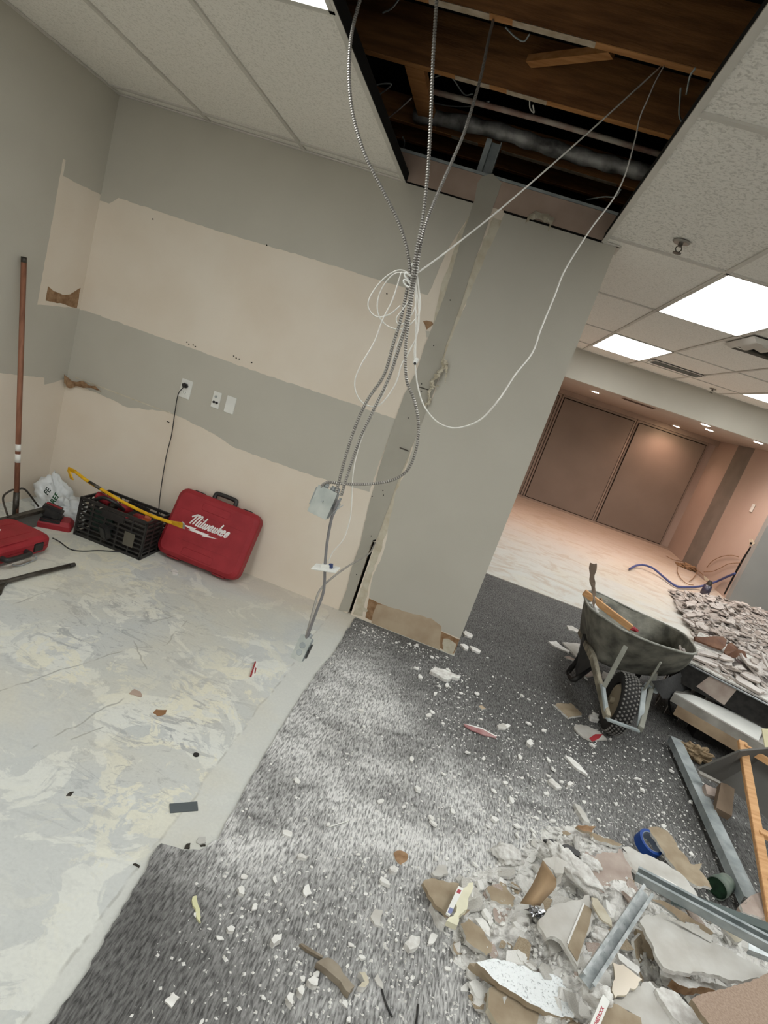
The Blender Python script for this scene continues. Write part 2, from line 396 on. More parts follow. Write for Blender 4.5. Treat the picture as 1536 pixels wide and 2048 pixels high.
# grey paint, middle band
coat('paint_coat', [W(XL, 1.30), W(-2.66, 1.312), W(-2.0, 1.31), W(-1.42, 1.306), W(-.9, 1.315), W(-.505, 1.318), W(-.515, 1.1), W(-.52, .83), W(-.9, .80), W(-1.45, .795), W(-1.62, .835), W(-1.95, .87), W(-2.25, .80), W(-2.47, .82), W(XL, .83)], m_gray, wall, keep=(14,), amp=.0035)
coat('paint_coat', [W(-2.66, .865), W(-2.2, .862), W(-1.9, .862), W(-1.9, .866), W(-2.3, .870), W(-2.66, .873)], m_cream, wall, lift=.0018, amp=.0008)
# cream ragged edges either side of the old wall line
coat('torn_edge', crop(780, 330, .1823, [(860, 560), (820, 660), (745, 770), (720, 860), (640, 1130), (590, 1240), (545, 1400), (500, 1600), (470, 1800), (420, 2000), (480, 2020), (520, 1800), (640, 1400), (740, 950), (830, 760), (870, 610)]), m_cream, wall, lift=.0017)
coat('torn_edge', crop(690, 500, .1856, [(880, 1100), (800, 1340), (780, 1500), (700, 1560), (690, 1640), (655, 1660), (620, 1780), (560, 1850), (530, 1860), (520, 2000), (600, 2000), (700, 1650), (800, 1450), (960, 1000), (900, 1000)]), m_cream, wall, lift=.0018)
coat('torn_edge', crop(560, 900, .2149, [(1020, 0), (970, 90), (950, 180), (900, 250), (885, 350), (860, 520), (800, 790), (700, 1050), (640, 1220), (600, 1400), (535, 1500), (560, 1520), (610, 1440), (660, 1260), (740, 1050), (860, 680), (900, 500), (960, 200), (1030, 40)]), m_cream, wall, lift=.0018)
# old paint strip on the removed wall's footprint
coat('paint_strip', crop(780, 330, .1823, [(1010, 130), (1130, 100), (1225, 200), (1180, 330), (1100, 560), (1040, 740), (980, 920), (880, 1200), (790, 1500), (700, 1750), (610, 1990)]) +
     [(876, 760), (862, 800), (833, 872), (795, 964), (754, 1078), (746, 1080), (741, 1092), (727, 1135), (698, 1223), (677, 1221), (693, 1180), (705, 1130), (720, 1090), (738, 1010), (757, 940), (783, 860), (808, 790), (832, 745), (850, 690)] +
     crop(780, 330, .1823, [(500, 1700), (610, 1400), (700, 1100), (760, 880), (870, 560), (930, 380), (960, 200)]), pm('darker_gray_old_paint', (168, 164, 152), .75, col2=(162, 158, 146), scale=5, bump=.05), wall, lift=.0036, amp=.0015)
# grey paint right of it
coat('paint_coat', [W(-.29, 2.59), W(-.30, 2.45), W(-.315, 2.34), W(-.325, 2.2), W(-.335, 2.0), W(-.34, 1.95), W(-.35, 1.72), W(-.335, 1.62), W(-.335, 1.50), W(-.355, 1.40), W(-.35, 1.2), W(-.345, 1.0), W(-.36, .9), W(-.34, .7), W(-.315, .55), W(-.31, .42), W(-.325, .32), W(-.31, .2), W(-.30, .16), W(-.1, .145), W(.1, .135), W(.22, .13), W(.345, .125), W(.345, 2.59)], m_gray, wall, keep=(21, 22, 23), amp=.004)
coat('torn_edge', [W(-.28, 2.55), W(-.30, 2.35), W(-.33, 2.1), W(-.345, 1.75), W(-.36, 1.4), W(-.355, 1.0), W(-.33, .6), W(-.33, .3), W(-.30, .02), W(-.366, .01), W(-.377, .55), W(-.40, .9), W(-.39, 1.4), W(-.385, 1.9), W(-.365, 2.3), W(-.345, 2.55)], m_cream, wall, t=.0012, amp=.006)
# band where the baseboard came off
coat('baseboard_scar', [W(-.30, .155), W(.0, .14), W(.22, .125), W(.345, .118), W(.345, .012), W(.1, .006), W(-.1, .0), W(-.2, .01), W(-.28, .02)], m_brownp, wall, t=.0012, keep=(3,))
coat('baseboard_scar', [W(-.235, .138), W(-.21, .146), (863, 1237), (883, 1252), (880, 1300), (865, 1311), (800, 1290), (745, 1262), (742, 1248), W(-.24, .09)], m_beige2, wall, t=.0012, lift=.0012)
coat('baseboard_scar', crop(640, 940, .2246, [(1100, 1500), (1140, 1500), (1215, 1550), (1180, 1640), (1140, 1650), (1100, 1600), (1090, 1540)]), m_cream, wall, t=.0012, lift=.0026)
coat('baseboard_scar', crop(640, 940, .2246, [(370, 1230), (400, 1225), (425, 1245), (420, 1262), (375, 1258)]), m_cream, wall, t=.0012, lift=.0016)
# brown torn patches
coat('torn_patch', crop(690, 500, .1856, [(840, 770), (880, 760), (940, 775), (950, 800), (880, 860), (860, 800)]), m_brownp, wall, lift=.002)
coat('torn_patch', crop(690, 500, .1856, [(870, 870), (925, 880), (905, 945), (880, 940)]), m_gray, wall, lift=.002)
b2 = B()
for q in [(435, 470), (530, 490)]: pass
holes = crop(560, 900, .2149, [(957, 378), (962, 420), (848, 800), (712, 1160), (857, 432)]) + crop(690, 500, .1856, [(450, 470), (1133, 540), (955, 1030), (825, 1443), (825, 1520), (680, 1810)]) + [(386, 690), (390, 693), (377, 688), (373, 684), (467, 712), (472, 716), (478, 718), (503, 725), (533, 490), (334, 843), (337, 845), (305, 438)]
for q in holes:
    p = FY(q[0], q[1], YB-.0075); cyl(b2, p, p+Vector((0, .006, 0)), .0035, seg=8)
obj('nail_holes', b2, m_dark, wall)
coat('scuff_mark', crop(690, 500, .1856, [(790, 1470), (905, 1505), (900, 1512), (790, 1478)]), m_steel, wall, lift=.0055)
coat('scuff_mark', crop(500, 500, .4102, [(730, 960), (775, 978), (773, 983), (730, 966)]), m_steel, wall, lift=.0055)
# bare band above the old ceiling line
coat('bare_drywall_band', [W(-1.02, 2.735), W(-1.02, 2.597), W(.345, 2.597), W(.345, 2.735)], m_pinkdry, wall, t=.003, keep=(0, 1, 2, 3), lift=0)
coat('ceiling_line_gap', [W(-.888, 2.597), W(-.888, 2.588), W(-.46, 2.588), W(-.46, 2.597)], m_dark, wall, lift=.003, keep=(1, 3), amp=.0015)
coat('ceiling_line_gap', [W(-.30, 2.599), W(-.30, 2.588), W(.30, 2.586), W(.30, 2.597)], m_dark, wall, lift=.003, keep=(1, 3), amp=.0015)
# curled flaps of torn paper beside the strip
bm = B()
fl = pathY(crop(690, 500, .1856, [(1060, 1180), (1075, 1230), (1040, 1290), (985, 1360), (940, 1420), (930, 1480)]), 3.50)
for i, p in enumerate(fl): pass
def ribbon(bm, P, wv, mi=0, thick=.0012, wob=0):
    rows = []
    for i, p in enumerate(P):
        t = i/(len(P)-1); s = wv(t)
        k = Vector((math.sin(i*1.3)*wob, -abs(math.sin(i*.9))*wob, math.cos(i*.8)*wob))
        rows.append((bm.verts.new(p-s+k), bm.verts.new(p+k*1.4), bm.verts.new(p+s-k)))
    for a, c in zip(rows, rows[1:]):
        for j in (0, 1):
            f = bm.faces.new((a[j], a[j+1], c[j+1], c[j])); f.material_index = mi
ribbon(bm, fl, lambda t: Vector((.016*(1-.3*t), -.012, .004)), wob=.006)
fl2 = pathY(crop(690, 500, .1856, [(1085, 1190), (1095, 1260), (1090, 1340), (1078, 1430)]), 3.49)
ribbon(bm, fl2, lambda t: Vector((.010*(1-t)+.001, .006, 0)), wob=.003)
fl3 = pathY(crop(690, 500, .1856, [(1000, 1465), (960, 1480), (920, 1500), (900, 1580), (910, 1640), (870, 1660), (868, 1700)]), 3.505)
ribbon(bm, fl3, lambda t: Vector((.006, -.006, .004)), wob=.006)
obj('torn_paper_flap', bm, m_cream, wall)

bm = B(); fl = pathY(crop(660, 0, .5703, [(690, 770), (715, 755), (760, 765), (778, 778), (770, 795)]), 3.50)
ribbon(bm, fl, lambda t: Vector((.0, -.012, -.022)), wob=.004)
obj('torn_paper_flap', bm, m_cream, wall)
bm = B(); fl = catmull([FX(p[0], p[1], p[2]) for p in [(128, 757, -2.69), (140, 768, -2.67), (160, 768, -2.60)]] + [FY(178, 773, 3.49), FY(192, 776, 3.50), FY(201, 784, 3.515)], 5)
ribbon(bm, fl, lambda t: Vector((0, -.008, .028*(1-t)**1.5+.006)), wob=.005)
obj('torn_paper_flap', bm, m_brownp, wall)

bm = B(); bb(bm, (XL-.12, -4, 0), (XL, YB, 2.735)); lw = struct('wall_left', bm, m_beige)
Lx = lambda y, z: Vector((XL, y, z))
coat('paint_coat', [Lx(-3.9, 2.59), Lx(YB-.002, 2.59), Lx(YB-.002, 2.02), Lx(3.20, 2.015), Lx(3.20, 2.10), Lx(3.18, 2.10), Lx(3.17, 1.28), Lx(3.26, 1.29), Lx(YB-.002, 1.31), Lx(YB-.002, .84), Lx(3.34, .795), Lx(3.33, .84), Lx(3.0, .855), Lx(-3.9, .85)], m_gray, lw, keep=(0, 1, 13), amp=.0025)
coat('torn_patch', [Lx(3.23, 1.40), Lx(3.28, 1.38), Lx(3.36, 1.372), Lx(3.42, 1.385), Lx(3.50, 1.44), Lx(3.50, 1.31), Lx(3.44, 1.31), Lx(3.38, 1.318), Lx(3.23, 1.315)], m_brownp, lw, lift=.001)
bm = B(); bb(bm, (-4, -4.1, 0), (6.6, -4, .5)); bb(bm, (-4, -4.1, 2.4), (6.6, -4, 4)); bb(bm, (-4, -4.1, .5), (-2.4, -4, 2.4)); bb(bm, (5, -4.1, .5), (6.6, -4, 2.4)); struct('wall_rear', bm, m_gray)      # window opening added in the unseen rear wall to brighten the walls
bm = B(); bb(bm, (6.5, -4, 0), (6.6, 8.8, 4)); struct('wall_right', bm, m_gray)
# far room
FC = 2.2
m_taupe = pm('taupe_far_wall_paint', (186, 166, 153), .7, col2=(182, 161, 148), scale=2)
m_taupe2 = pm('grey_bare_strip', (136, 128, 120), .8, scale=4)
bm = B(); bb(bm, (4.2, 8.82, 0), (4.32, 12.9, 2.6)); fw = struct('wall_far_right', bm, m_taupe)
bm = B(); bb(bm, (4.195, 10.15, 0.0), (4.2, 10.78, FC)); obj('bare_strip', bm, m_taupe2, fw)
bm = B(); bb(bm, (4.2, 8.7, 0), (6.6, 8.82, 2.6)); struct('wall_return', bm, pm('cool_gray_wall', (150, 150, 146), .7, col2=(146, 146, 142), scale=3))
bm = B(); bb(bm, (-3, 11.72, 0), (4.3, 11.85, 2.6)); struct('wall_far', bm, m_taupe)
bm = B(); bb(bm, (-3, 3.66, 0), (-2.9, 11.8, 2.6)); struct('wall_far_left', bm, m_taupe)
bm = B(); bb(bm, (-3, 8.30, FC), (6.5, 8.42, H)); struct('trim_1', bm, m_gray)              # soffit face
bm = B(); bb(bm, (-3, 8.42, FC), (6.5, 11.9, FC+.04)); struct('ceiling_far', bm, pm('low_ceiling_paint', (176, 164, 152), .8, col2=(172, 160, 148), scale=3))

# sliding panels at the far end
m_panel = pm('brown_gray_panel', (134, 120, 108), .55, col2=(128, 114, 102), scale=2)
m_frame = pm('panel_frame_paint', (158, 140, 126), .6, scale=4)
for k, (x0, x1) in enumerate([(-1.4, -.15), (-.1, 1.18), (1.29, 2.64), (2.74, 4.0)]):
    bm = B(); bb(bm, (x0-.045, 11.64, .0), (x1+.045, 11.72, 2.11), bev=.006)
    p = struct('door_%d' % (k+1), bm, m_frame)
    bm = B(); bb(bm, (x0, 11.61, .045), (x1, 11.66, 2.055), bev=.004); obj('panel', bm, m_panel, p)
    bm = B()
    for lo, hi in (((x0-.012, 11.632, .03), (x0, 11.66, 2.07)), ((x1, 11.632, .03), (x1+.012, 11.66, 2.07)), ((x0, 11.632, 2.055), (x1, 11.66, 2.07)), ((x0, 11.632, .03), (x1, 11.66, .045))): bb(bm, lo, hi)
    obj('shadow_gap', bm, m_dark, p)
bm = B(); bb(bm, (-3, 11.6, 2.11), (4.2, 11.72, FC)); struct('trim_2', bm, m_frame)
bm = B(); bb(bm, (-3, 11.58, 0), (4.2, 11.62, .035)); struct('baseboard_far', bm, m_frame)

# ---------- ceiling of tiles with the opening
def tile_mat(name, bstr, bs, dark):
    m = newmat(name); N, L = nodes(m); b = N['Principled BSDF']; b.inputs['Roughness'].default_value = .9
    tc = N.new('ShaderNodeTexCoord')
    n = N.new('ShaderNodeTexNoise'); n.inputs['Scale'].default_value = bs; n.inputs['Detail'].default_value = 5; n.inputs['Distortion'].default_value = .6; L.new(tc.outputs['Object'], n.inputs['Vector'])
    r = N.new('ShaderNodeMapRange'); r.inputs[1].default_value = .36; r.inputs[2].default_value = .5; L.new(n.outputs[0], r.inputs[0])
    x = N.new('ShaderNodeMix'); x.data_type = 'RGBA'; L.new(r.outputs[0], x.inputs[0])
    x.inputs[6].default_value = lin(dark); x.inputs[7].default_value = lin((234, 231, 223)); L.new(x.outputs[2], b.inputs['Base Color'])
    bp = N.new('ShaderNodeBump'); bp.inputs['Strength'].default_value = bstr; bp.inputs['Distance'].default_value = .006; L.new(n.outputs[0], bp.inputs['Height']); L.new(bp.outputs[0], b.inputs['Normal'])
    return m
m_tile = tile_mat('mineral_fibre_tile', .35, 110, (214, 211, 202)); m_tile2 = tile_mat('fissured_ceiling_tile', .8, 75, (204, 201, 192))
GX = [-2.72, -2.11, -1.50, -.892, -.29, .272, .90, 1.505, 2.11, 2.72, 3.33, 3.94, 4.55, 5.16, 5.8, 6.5]
GY = [-4, -3.1, -1.9, -.57, .75, 2.05, 3.41, 4.73, 6.24, 7.6, 8.3]
def troffer_cells():
    out = []
    for x in (-1.50, .90, 2.72, 4.55):
        for y in (-3.1, -.57 if x > 0 else -1.9, .75, 3.41, 6.24):
            out.append((x, y))
    return set(out)
TC = {(-1.50, .75), (-1.50, -1.9), (.90, 3.41), (.90, 6.24), (.90, .75), (.90, -1.9), (2.72, 6.24), (2.72, 3.41), (2.72, .75), (2.72, -1.9), (4.55, 3.41), (4.55, .75), (4.55, 6.24)}
VC = {(1.505, 7.6)}
tiles = B()
for i in range(len(GX)-1):
    for j in range(len(GY)-1):
        x0, x1, y0, y1 = GX[i], GX[i+1], GY[j], GY[j+1]
        if x0 >= -.9 and x1 <= .28 and -.6 < y0 < 3.41: continue           # the opening
        if (x0, y0) in TC: continue
        yy = y1
        if y0 == 3.41 and x1 <= .28: yy = YB
        elif y0 >= 3.41 and x1 <= .28: continue
        if x0 == -.892 and y0 == 3.41 or x0 == -.29 and y0 == 3.41: continue
        bb(tiles, (x0+.002, y0+.002, H+.006), (x1-.002, yy-.002, H+.022), mi=1 if (x0 == .272 and y0 < 3.4) else 0)
bm = tiles; bb(bm, (.272, 3.66, H+.006), (.28, 8.3, H+.022)); bb(bm, (-3, 3.66, H+.006), (.272, 8.3, H+.022))
ceil = struct('ceiling', bm, [m_tile, m_tile2])
bm = B(); tb = .012
for x in GX[1:]:
    y1 = 8.3 if x > .3 or True else YB
    segs = [(-4, YB), (3.66, 8.3)] if x < .345 else [(-4, 8.3)]
    if x == -.29: segs = [(-4, -.57), (3.66, 8.3)]
    for a, c in segs:
        bb(bm, (x-tb, a, H-.002), (x+tb, c, H+.006)); bb(bm, (x-.001, a, H+.006), (x+.001, c, H+.04))
for y in GY[1:-1]:
    if y < 3.5:
        for a, c in (([(XL, -.892), (.272, 6.5)]) if y > -.57 else [(XL, 6.5)]): bb(bm, (a, y-tb, H-.0022), (c, y+tb, H+.0058))
    else: bb(bm, (-3, y-tb, H-.0022), (6.5, y+tb, H+.0058))
struct('trim_3', bm, m_tbar)
bm = B()
bb(bm, (XL, YB-.022, H-.004), (-.892, YB-.0025, H+.004)); bb(bm, (XL+.0025, -4, H-.004), (XL+.022, YB-.022, H+.004))
bb(bm, (.272, YB-.022, H-.004), (.36, YB-.0025, H+.004)); bb(bm, (.345, YB-.02, H-.004), (.367, 3.68, H+.004)); bb(bm, (-3, 8.28, H-.004), (6.5, 8.298, H+.004))
struct('trim_4', bm, m_tbar)
# dark metal lip of the opening
bm = B(); bb(bm, (-.894, -.57, H-.0005), (-.876, YB, H+.05)); bb(bm, (.262, -.57, H+.002), (.270, YB, H+.05)); struct('trim_5', bm, m_dark)

# plenum above
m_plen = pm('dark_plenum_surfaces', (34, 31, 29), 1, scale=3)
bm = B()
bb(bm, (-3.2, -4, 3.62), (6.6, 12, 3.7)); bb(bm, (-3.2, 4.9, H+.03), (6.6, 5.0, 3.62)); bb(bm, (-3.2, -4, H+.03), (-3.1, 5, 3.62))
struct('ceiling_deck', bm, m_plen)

# =================== CEILING FITTINGS ===================
def diff_mat():
    m = newmat('lit_troffer_diffuser'); N, L = nodes(m); b = N['Principled BSDF']
    tc = N.new('ShaderNodeTexCoord'); sx = N.new('ShaderNodeSeparateXYZ'); L.new(tc.outputs['Object'], sx.inputs[0])
    a = N.new('ShaderNodeMath'); a.operation = 'ABSOLUTE'; L.new(sx.outputs[0], a.inputs[0])
    c = N.new('ShaderNodeMath'); c.operation = 'SUBTRACT'; c.inputs[1].default_value = .14; L.new(a.outputs[0], c.inputs[0])
    d = N.new('ShaderNodeMath'); d.operation = 'ABSOLUTE'; L.new(c.outputs[0], d.inputs[0])
    r = N.new('ShaderNodeMapRange'); r.inputs[1].default_value = 0; r.inputs[2].default_value = .13; r.inputs[3].default_value = LIGHT*1.25; r.inputs[4].default_value = LIGHT*.85
    L.new(d.outputs[0], r.inputs[0]); L.new(r.outputs[0], b.inputs['Emission Strength'])
    b.inputs['Emission Color'].default_value = (.97, 1.0, 1.0, 1); b.inputs['Base Color'].default_value = (.7, .7, .7, 1)
    return m
m_diff = diff_mat()
TLAB = {(.90, 3.41): 'lit ceiling troffer nearest the wall end, largest bright panel', (.90, 6.24): 'lit ceiling troffer just before the soffit beside the slotted vent',
        (2.72, 6.24): 'lit ceiling troffer cut by the right edge of the photo', (-1.50, .75): 'lit ceiling troffer at top left beside the open ceiling bay'}
seen = 0
for (x, y) in sorted(TC):
    x1 = GX[GX.index(x)+1]; y1 = GY[GY.index(y)+1]
    lab = TLAB.get((x, y), 'lit ceiling troffer outside the photo behind or beside the viewer')
    t = empty('ceiling_light', ((x+x1)/2, (y+y1)/2, H), lab, 'ceiling light', 'fluorescent troffers in the tile grid')
    w_, d_ = (x1-x)/2, (y1-y)/2
    bm = B()
    for lo, hi in (((-w_, -d_, -.004), (-w_+.018, d_, .05)), ((w_-.018, -d_, -.004), (w_, d_, .05)), ((-w_, -d_, -.004), (w_, -d_+.018, .05)), ((-w_, d_-.018, -.004), (w_, d_, .05)), ((-w_, -d_, .05), (w_, d_, .055))): bb(bm, lo, hi)
    obj('frame', bm, m_tbar, t)
    bm = B(); bb(bm, (-w_+.018, -d_+.018, -.002), (w_-.018, d_-.018, .004)); obj('diffuser', bm, m_diff, t)

def sprinkler(p, lab):
    t = empty('sprinkler_head', p, lab, 'sprinkler', 'pendent sprinkler heads'); m = m_steel
    bm = B(); cyl(bm, (0, 0, 0), (0, 0, -.007), .042, .034, 24); obj('escutcheon', bm, pm('sprinkler_metal', (150, 146, 138), .4, .6), t)
    bm = B(); cyl(bm, (0, 0, -.007), (0, 0, -.022), .011, .009, 12)
    for s in (-1, 1): tube(bm, catmull([(s*.009, 0, -.02), (s*.014, 0, -.034), (s*.003, 0, -.05)], 4), .0025, 6)
    obj('frame_arm', bm, m, t)
    bm = B(); cyl(bm, (0, 0, -.05), (0, 0, -.053), .02, .02, 16); obj('deflector', bm, m, t)
sprinkler(FZ(1363, 484, H), 'round sprinkler head in the tile right of the open bay')
sprinkler(FZ(1426, 778, H), 'small sprinkler head near the soffit beside the slotted vent')
# slotted vent
def vent(p, sx, sy, lab, n=3, name='ceiling_vent', col=None):
    t = empty(name, p, lab, 'vent')
    bm = B()
    for lo, hi in (((-sx/2-.02, -sy/2-.02, -.008), (sx/2+.02, -sy/2, .0)), ((-sx/2-.02, sy/2, -.008), (sx/2+.02, sy/2+.02, 0)), ((-sx/2-.02, -sy/2, -.008), (-sx/2, sy/2, 0)), ((sx/2, -sy/2, -.008), (sx/2+.02, sy/2, 0))): bb(bm, lo, hi)
    obj('frame', bm, col or m_tbar, t)
    bm = B(); bb(bm, (-sx/2, -sy/2, .0), (sx/2, sy/2, .003)); obj('duct_opening', bm, m_dark, t)
    for k in range(n):
        y = -sy/2+sy*(k+.5)/n; bm = B(); box(bm, (0, y, -.006), (sx, sy/n*.45, .002), Matrix.Rotation(.6, 3, 'X')); obj('blade', bm, col or m_tbar, t)
vent((1.83, 7.24, H-.003), .54, .26, 'slotted supply vent in the ceiling beside the second troffer', 4)
pv = FZ(1552, 702, H)
t = empty('ceiling_diffuser', (pv.x, pv.y, H-.003), 'square stepped air diffuser at the right edge of the ceiling', 'vent')
bm = B()
bb(bm, (-.26, -.26, -.002), (.26, .26, .002)); obj('duct_opening', bm, m_dark, t)
for k, s in enumerate((.28, .2, .12)):
    bm = B()
    for a in range(4):
        q = Matrix.Rotation(a*math.pi/2, 3, 'Z')
        P = [q @ Vector(v) for v in ((-s, s, -.004), (s, s, -.004), (s-.055, s-.055, -.03), (-s+.055, s-.055, -.03))]
        bm.faces.new([bm.verts.new(v) for v in P])
    obj('cone_ring', bm, m_tbar, t)
# downlights in the low ceiling of the far room
m_bulb = emat('warm_downlight_lens', (255, 226, 190), 60); m_bulbw = emat('white_downlight_lens', (255, 250, 245), 90)
for k, (q, warm, lab) in enumerate([((1191, 783), 1, 'warm recessed downlight nearest the grey wall end'), ((1353, 852), 1, 'warm recessed downlight in the middle, above the right panel'),
                       ((1419, 859), 1, 'pinkish recessed downlight left of the dazzling white one'), ((1446, 853), 0, 'dazzling white recessed downlight close to the soffit'),
                       ((1530, 886), 0, 'dazzling white recessed downlight at the right edge of the photo')]):
    p = FZ(q[0], q[1], FC); p.y = max(p.y, 8.5); p.x = min(p.x, 4.1)
    t = empty('downlight', (p.x, p.y, FC-.001), lab, 'downlight', 'recessed downlights of the low ceiling')
    bm = B()
    cyl(bm, (0, 0, 0), (0, 0, -.008), .08, .07, 24); obj('trim_ring', bm, m_tbar, t)
    bm = B(); cyl(bm, (0, 0, -.006), (0, 0, -.012), .055, .05, 24); obj('lens', bm, m_bulb if warm else m_bulbw, t)
    l = bpy.data.lights.new('downlight_lamp', 'SPOT'); l.energy = WARM*(1.0 if warm else .9); l.color = (1, .62, .50) if warm else (1, .76, .68)
    l.spot_size = R(150); l.spot_blend = .8; l.shadow_soft_size = .06
    lo = bpy.data.objects.new('downlight_lamp', l); lo.location = (0, 0, -.03); link(lo, t)
for x, y in ((-.5, 9.4), (-1.8, 9.4)):
    t = empty('downlight', (x, y, FC-.001), 'warm recessed downlight hidden behind the grey wall end', 'downlight', 'recessed downlights of the low ceiling')
    bm = B(); cyl(bm, (0, 0, 0), (0, 0, -.008), .08, .07, 24); obj('trim_ring', bm, m_tbar, t)
    l = bpy.data.lights.new('downlight_lamp', 'SPOT'); l.energy = WARM; l.color = (1, .62, .50); l.spot_size = R(150); l.spot_blend = .8; l.shadow_soft_size = .06
    lo = bpy.data.objects.new('downlight_lamp', l); lo.location = (0, 0, -.03); link(lo, t)
p = FZ(1301, 807, FC); vent((p.x, max(p.y, 8.7), FC-.003), .42, .06, 'thin slot vent in the low far ceiling', 1, 'slot_vent', pm('brown_vent', (120, 98, 84), .7))

# =================== PLENUM ===================
m_edge = pm('orange_lumber_lit_edge', (186, 134, 84), .7, col2=(160, 108, 62), scale=4, stretch=(1, 8, 8))  # lumber of the loose boards; on joist edges it paints light from below
def joist(y, z, lab, h=.24, x0=-3.0, x1=3.0, patches=()):
    t = empty('ceiling_joist', (0, y, z), lab, 'joist', 'timber joists above the open bay')
    bm = B(); bb(bm, (x0, -.019, 0), (x1, .019, h), bev=.003); obj('timber', bm, m_joist, t)
    bm = B(); bb(bm, (x0, -.0195, -.002), (x1, .0195, .0015)); obj('lit_underside', bm, m_edge, t)  # paler strip: light on the joist underside put into its colour
    for a, c in patches:
        bm = B(); bb(bm, (a, -.0195, -.0032), (c, .0195, .0)); obj('whitewashed_edge', bm, m_joistp, t)
    return t
def c2(x, y): return (660+x*.5703, y*.5703)
def jx(q, z): return FZ(*c2(*q), z).x
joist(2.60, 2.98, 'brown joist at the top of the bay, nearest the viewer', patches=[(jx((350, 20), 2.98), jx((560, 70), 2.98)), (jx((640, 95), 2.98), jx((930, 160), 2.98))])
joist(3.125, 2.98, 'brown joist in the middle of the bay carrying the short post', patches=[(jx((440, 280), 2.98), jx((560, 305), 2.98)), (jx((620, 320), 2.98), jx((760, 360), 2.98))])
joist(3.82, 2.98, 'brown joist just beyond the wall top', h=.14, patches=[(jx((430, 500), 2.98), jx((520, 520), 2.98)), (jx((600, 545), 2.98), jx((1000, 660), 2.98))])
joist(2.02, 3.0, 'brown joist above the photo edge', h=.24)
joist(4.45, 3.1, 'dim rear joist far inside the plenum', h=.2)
def tagobj(name, bm, mat, lab, cat, group=None, smooth=False):
    o = obj(name, bm, mat, None, smooth, world=True); tag(o, lab, cat, group); return o
bm = B(); bb(bm, (-.965, 3.15, 2.98), (-.865, 3.80, 3.02), bev=.003); tagobj('blocking_board', bm, m_edge, 'short brown blocking board between two joists at the left', 'board')
P = [FZ(*c2(700, 215), 3.1), FZ(*c2(990, 182), 3.1)]
bm = B(); d = (P[1]-P[0]).normalized(); box(bm, (P[0]+P[1])/2, ((P[1]-P[0]).length, .05, .03), Matrix.Rotation(math.atan2(d.y, d.x), 3, 'Z')); tagobj('timber_brace', bm, m_edge, 'slanting brown brace between two joists', 'board')
bm = B(); tube(bm, catmull([FZ(*c2(300, 400), 3.0), FZ(*c2(560, 452), 3.0), FZ(*c2(740, 508), 3.0), FZ(*c2(930, 562), 3.0), FZ(*c2(1120, 610), 3.0), FZ(*c2(1400, 690), 3.0)], 14), lambda t: .040+.004*math.sin(t*60), 16)
tagobj('insulated_pipe', bm, pm('foil_pipe_wrap', (168, 166, 162), .5, .3, col2=(74, 72, 70), scale=9, bump=.4, bscale=30), 'thick silvery wrapped pipe above the joists', 'pipe', smooth=True)
bm = B(); tube(bm, [FZ(*c2(340, 315), 3.02), FZ(*c2(760, 425), 3.02), FZ(*c2(1240, 565), 3.02)], .014, 10); tagobj('thin_pipe', bm, pm('pale_pipe', (190, 182, 168), .6, col2=(140, 96, 82), scale=5), 'thin pale pipe running along the joists', 'pipe', smooth=True)
bm = B()
q0 = FZ(*c2(560, 130), 3.2); q1 = FZ(*c2(690, 200), 3.2)
for k in range(6): bb(bm, (q0.x+(q1.x-q0.x)*k/6, q1.y-.02, 3.2), (q0.x+(q1.x-q0.x)*(k+.6)/6, q0.y+.2, 3.23))
bb(bm, (q0.x, q1.y-.02, 3.215), (q1.x, q0.y+.2, 3.25))
tagobj('corrugated_deck_plate', bm, pm('gray_corrugated_steel', (120, 122, 116), .5, .5), 'grey corrugated steel plate between the joists', 'plate')
bm = B(); sx0 = FY(*c2(530, 560), 3.60).x; bb(bm, (sx0, 3.56, 2.752), (sx0+.03, 3.60, 2.93)); bb(bm, (sx0+.03, 3.598, 2.752), (sx0+.085, 3.602, 2.93)); bb(bm, (sx0+.08, 3.56, 2.752), (sx0+.085, 3.60, 2.93))
tagobj('stud_stub', bm, m_galvd, 'pale steel stud stub rising from the wall top', 'stud')
bm = B(); bb(bm, (-3.0, 3.53-.002, 2.737), (.345, 3.652, 2.752)); tagobj('top_track', bm, m_galvd, 'grey steel track capping the wall inside the bay', 'track')
for k, (pts, z, lab) in enumerate([([(145, 305), (175, 295), (215, 295), (190, 320), (150, 345)], 2.9, 'thin loose wire curling at the left of the bay'),
                        ([(190, 425), (235, 390), (285, 345)], 2.95, 'white wire slanting behind the blocking board'),
                        ([(370, 270), (400, 262), (430, 275), (470, 330), (500, 330)], 3.05, 'grey wire looping behind the middle joist'),
                        ([(360, 360), (420, 372), (500, 372), (560, 355)], 3.1, 'grey wire lying along the pale pipe'),
                        ([(700, 350), (702, 380), (715, 395), (712, 370)], 2.98, 'short white wire hooked under the middle joist'),
                        ([(615, 95), (650, 130), (680, 145), (700, 120)], 3.0, 'frayed wire ends beside the corrugated plate'),
                        ([(1230, 310), (1225, 400), (1235, 430), (1225, 450)], 2.8, 'hanging tie wire at the right of the bay, straight one'),
                        ([(1280, 240), (1262, 270), (1250, 330)], 2.8, 'hanging tie wire at the right of the bay, bent one'),
                        ([(185, 45), (215, 30), (240, 0)], 3.0, 'grey wire at the top left of the bay'),
                        ([(255, 480), (262, 500), (258, 520)], 2.85, 'tiny wire end near the wall top at the left'),
                        ([(900, 700), (960, 690), (1000, 690), (1020, 665)], 2.8, 'thin wire lying near the right end of the wall top')]):
    bm = B(); tube(bm, catmull([FZ(*c2(*q), z) for q in pts], 6), .0035, 6); tagobj('loose_wire', bm, m_wcable if k in (1, 4) else m_galvd, lab, 'wire', smooth=True)

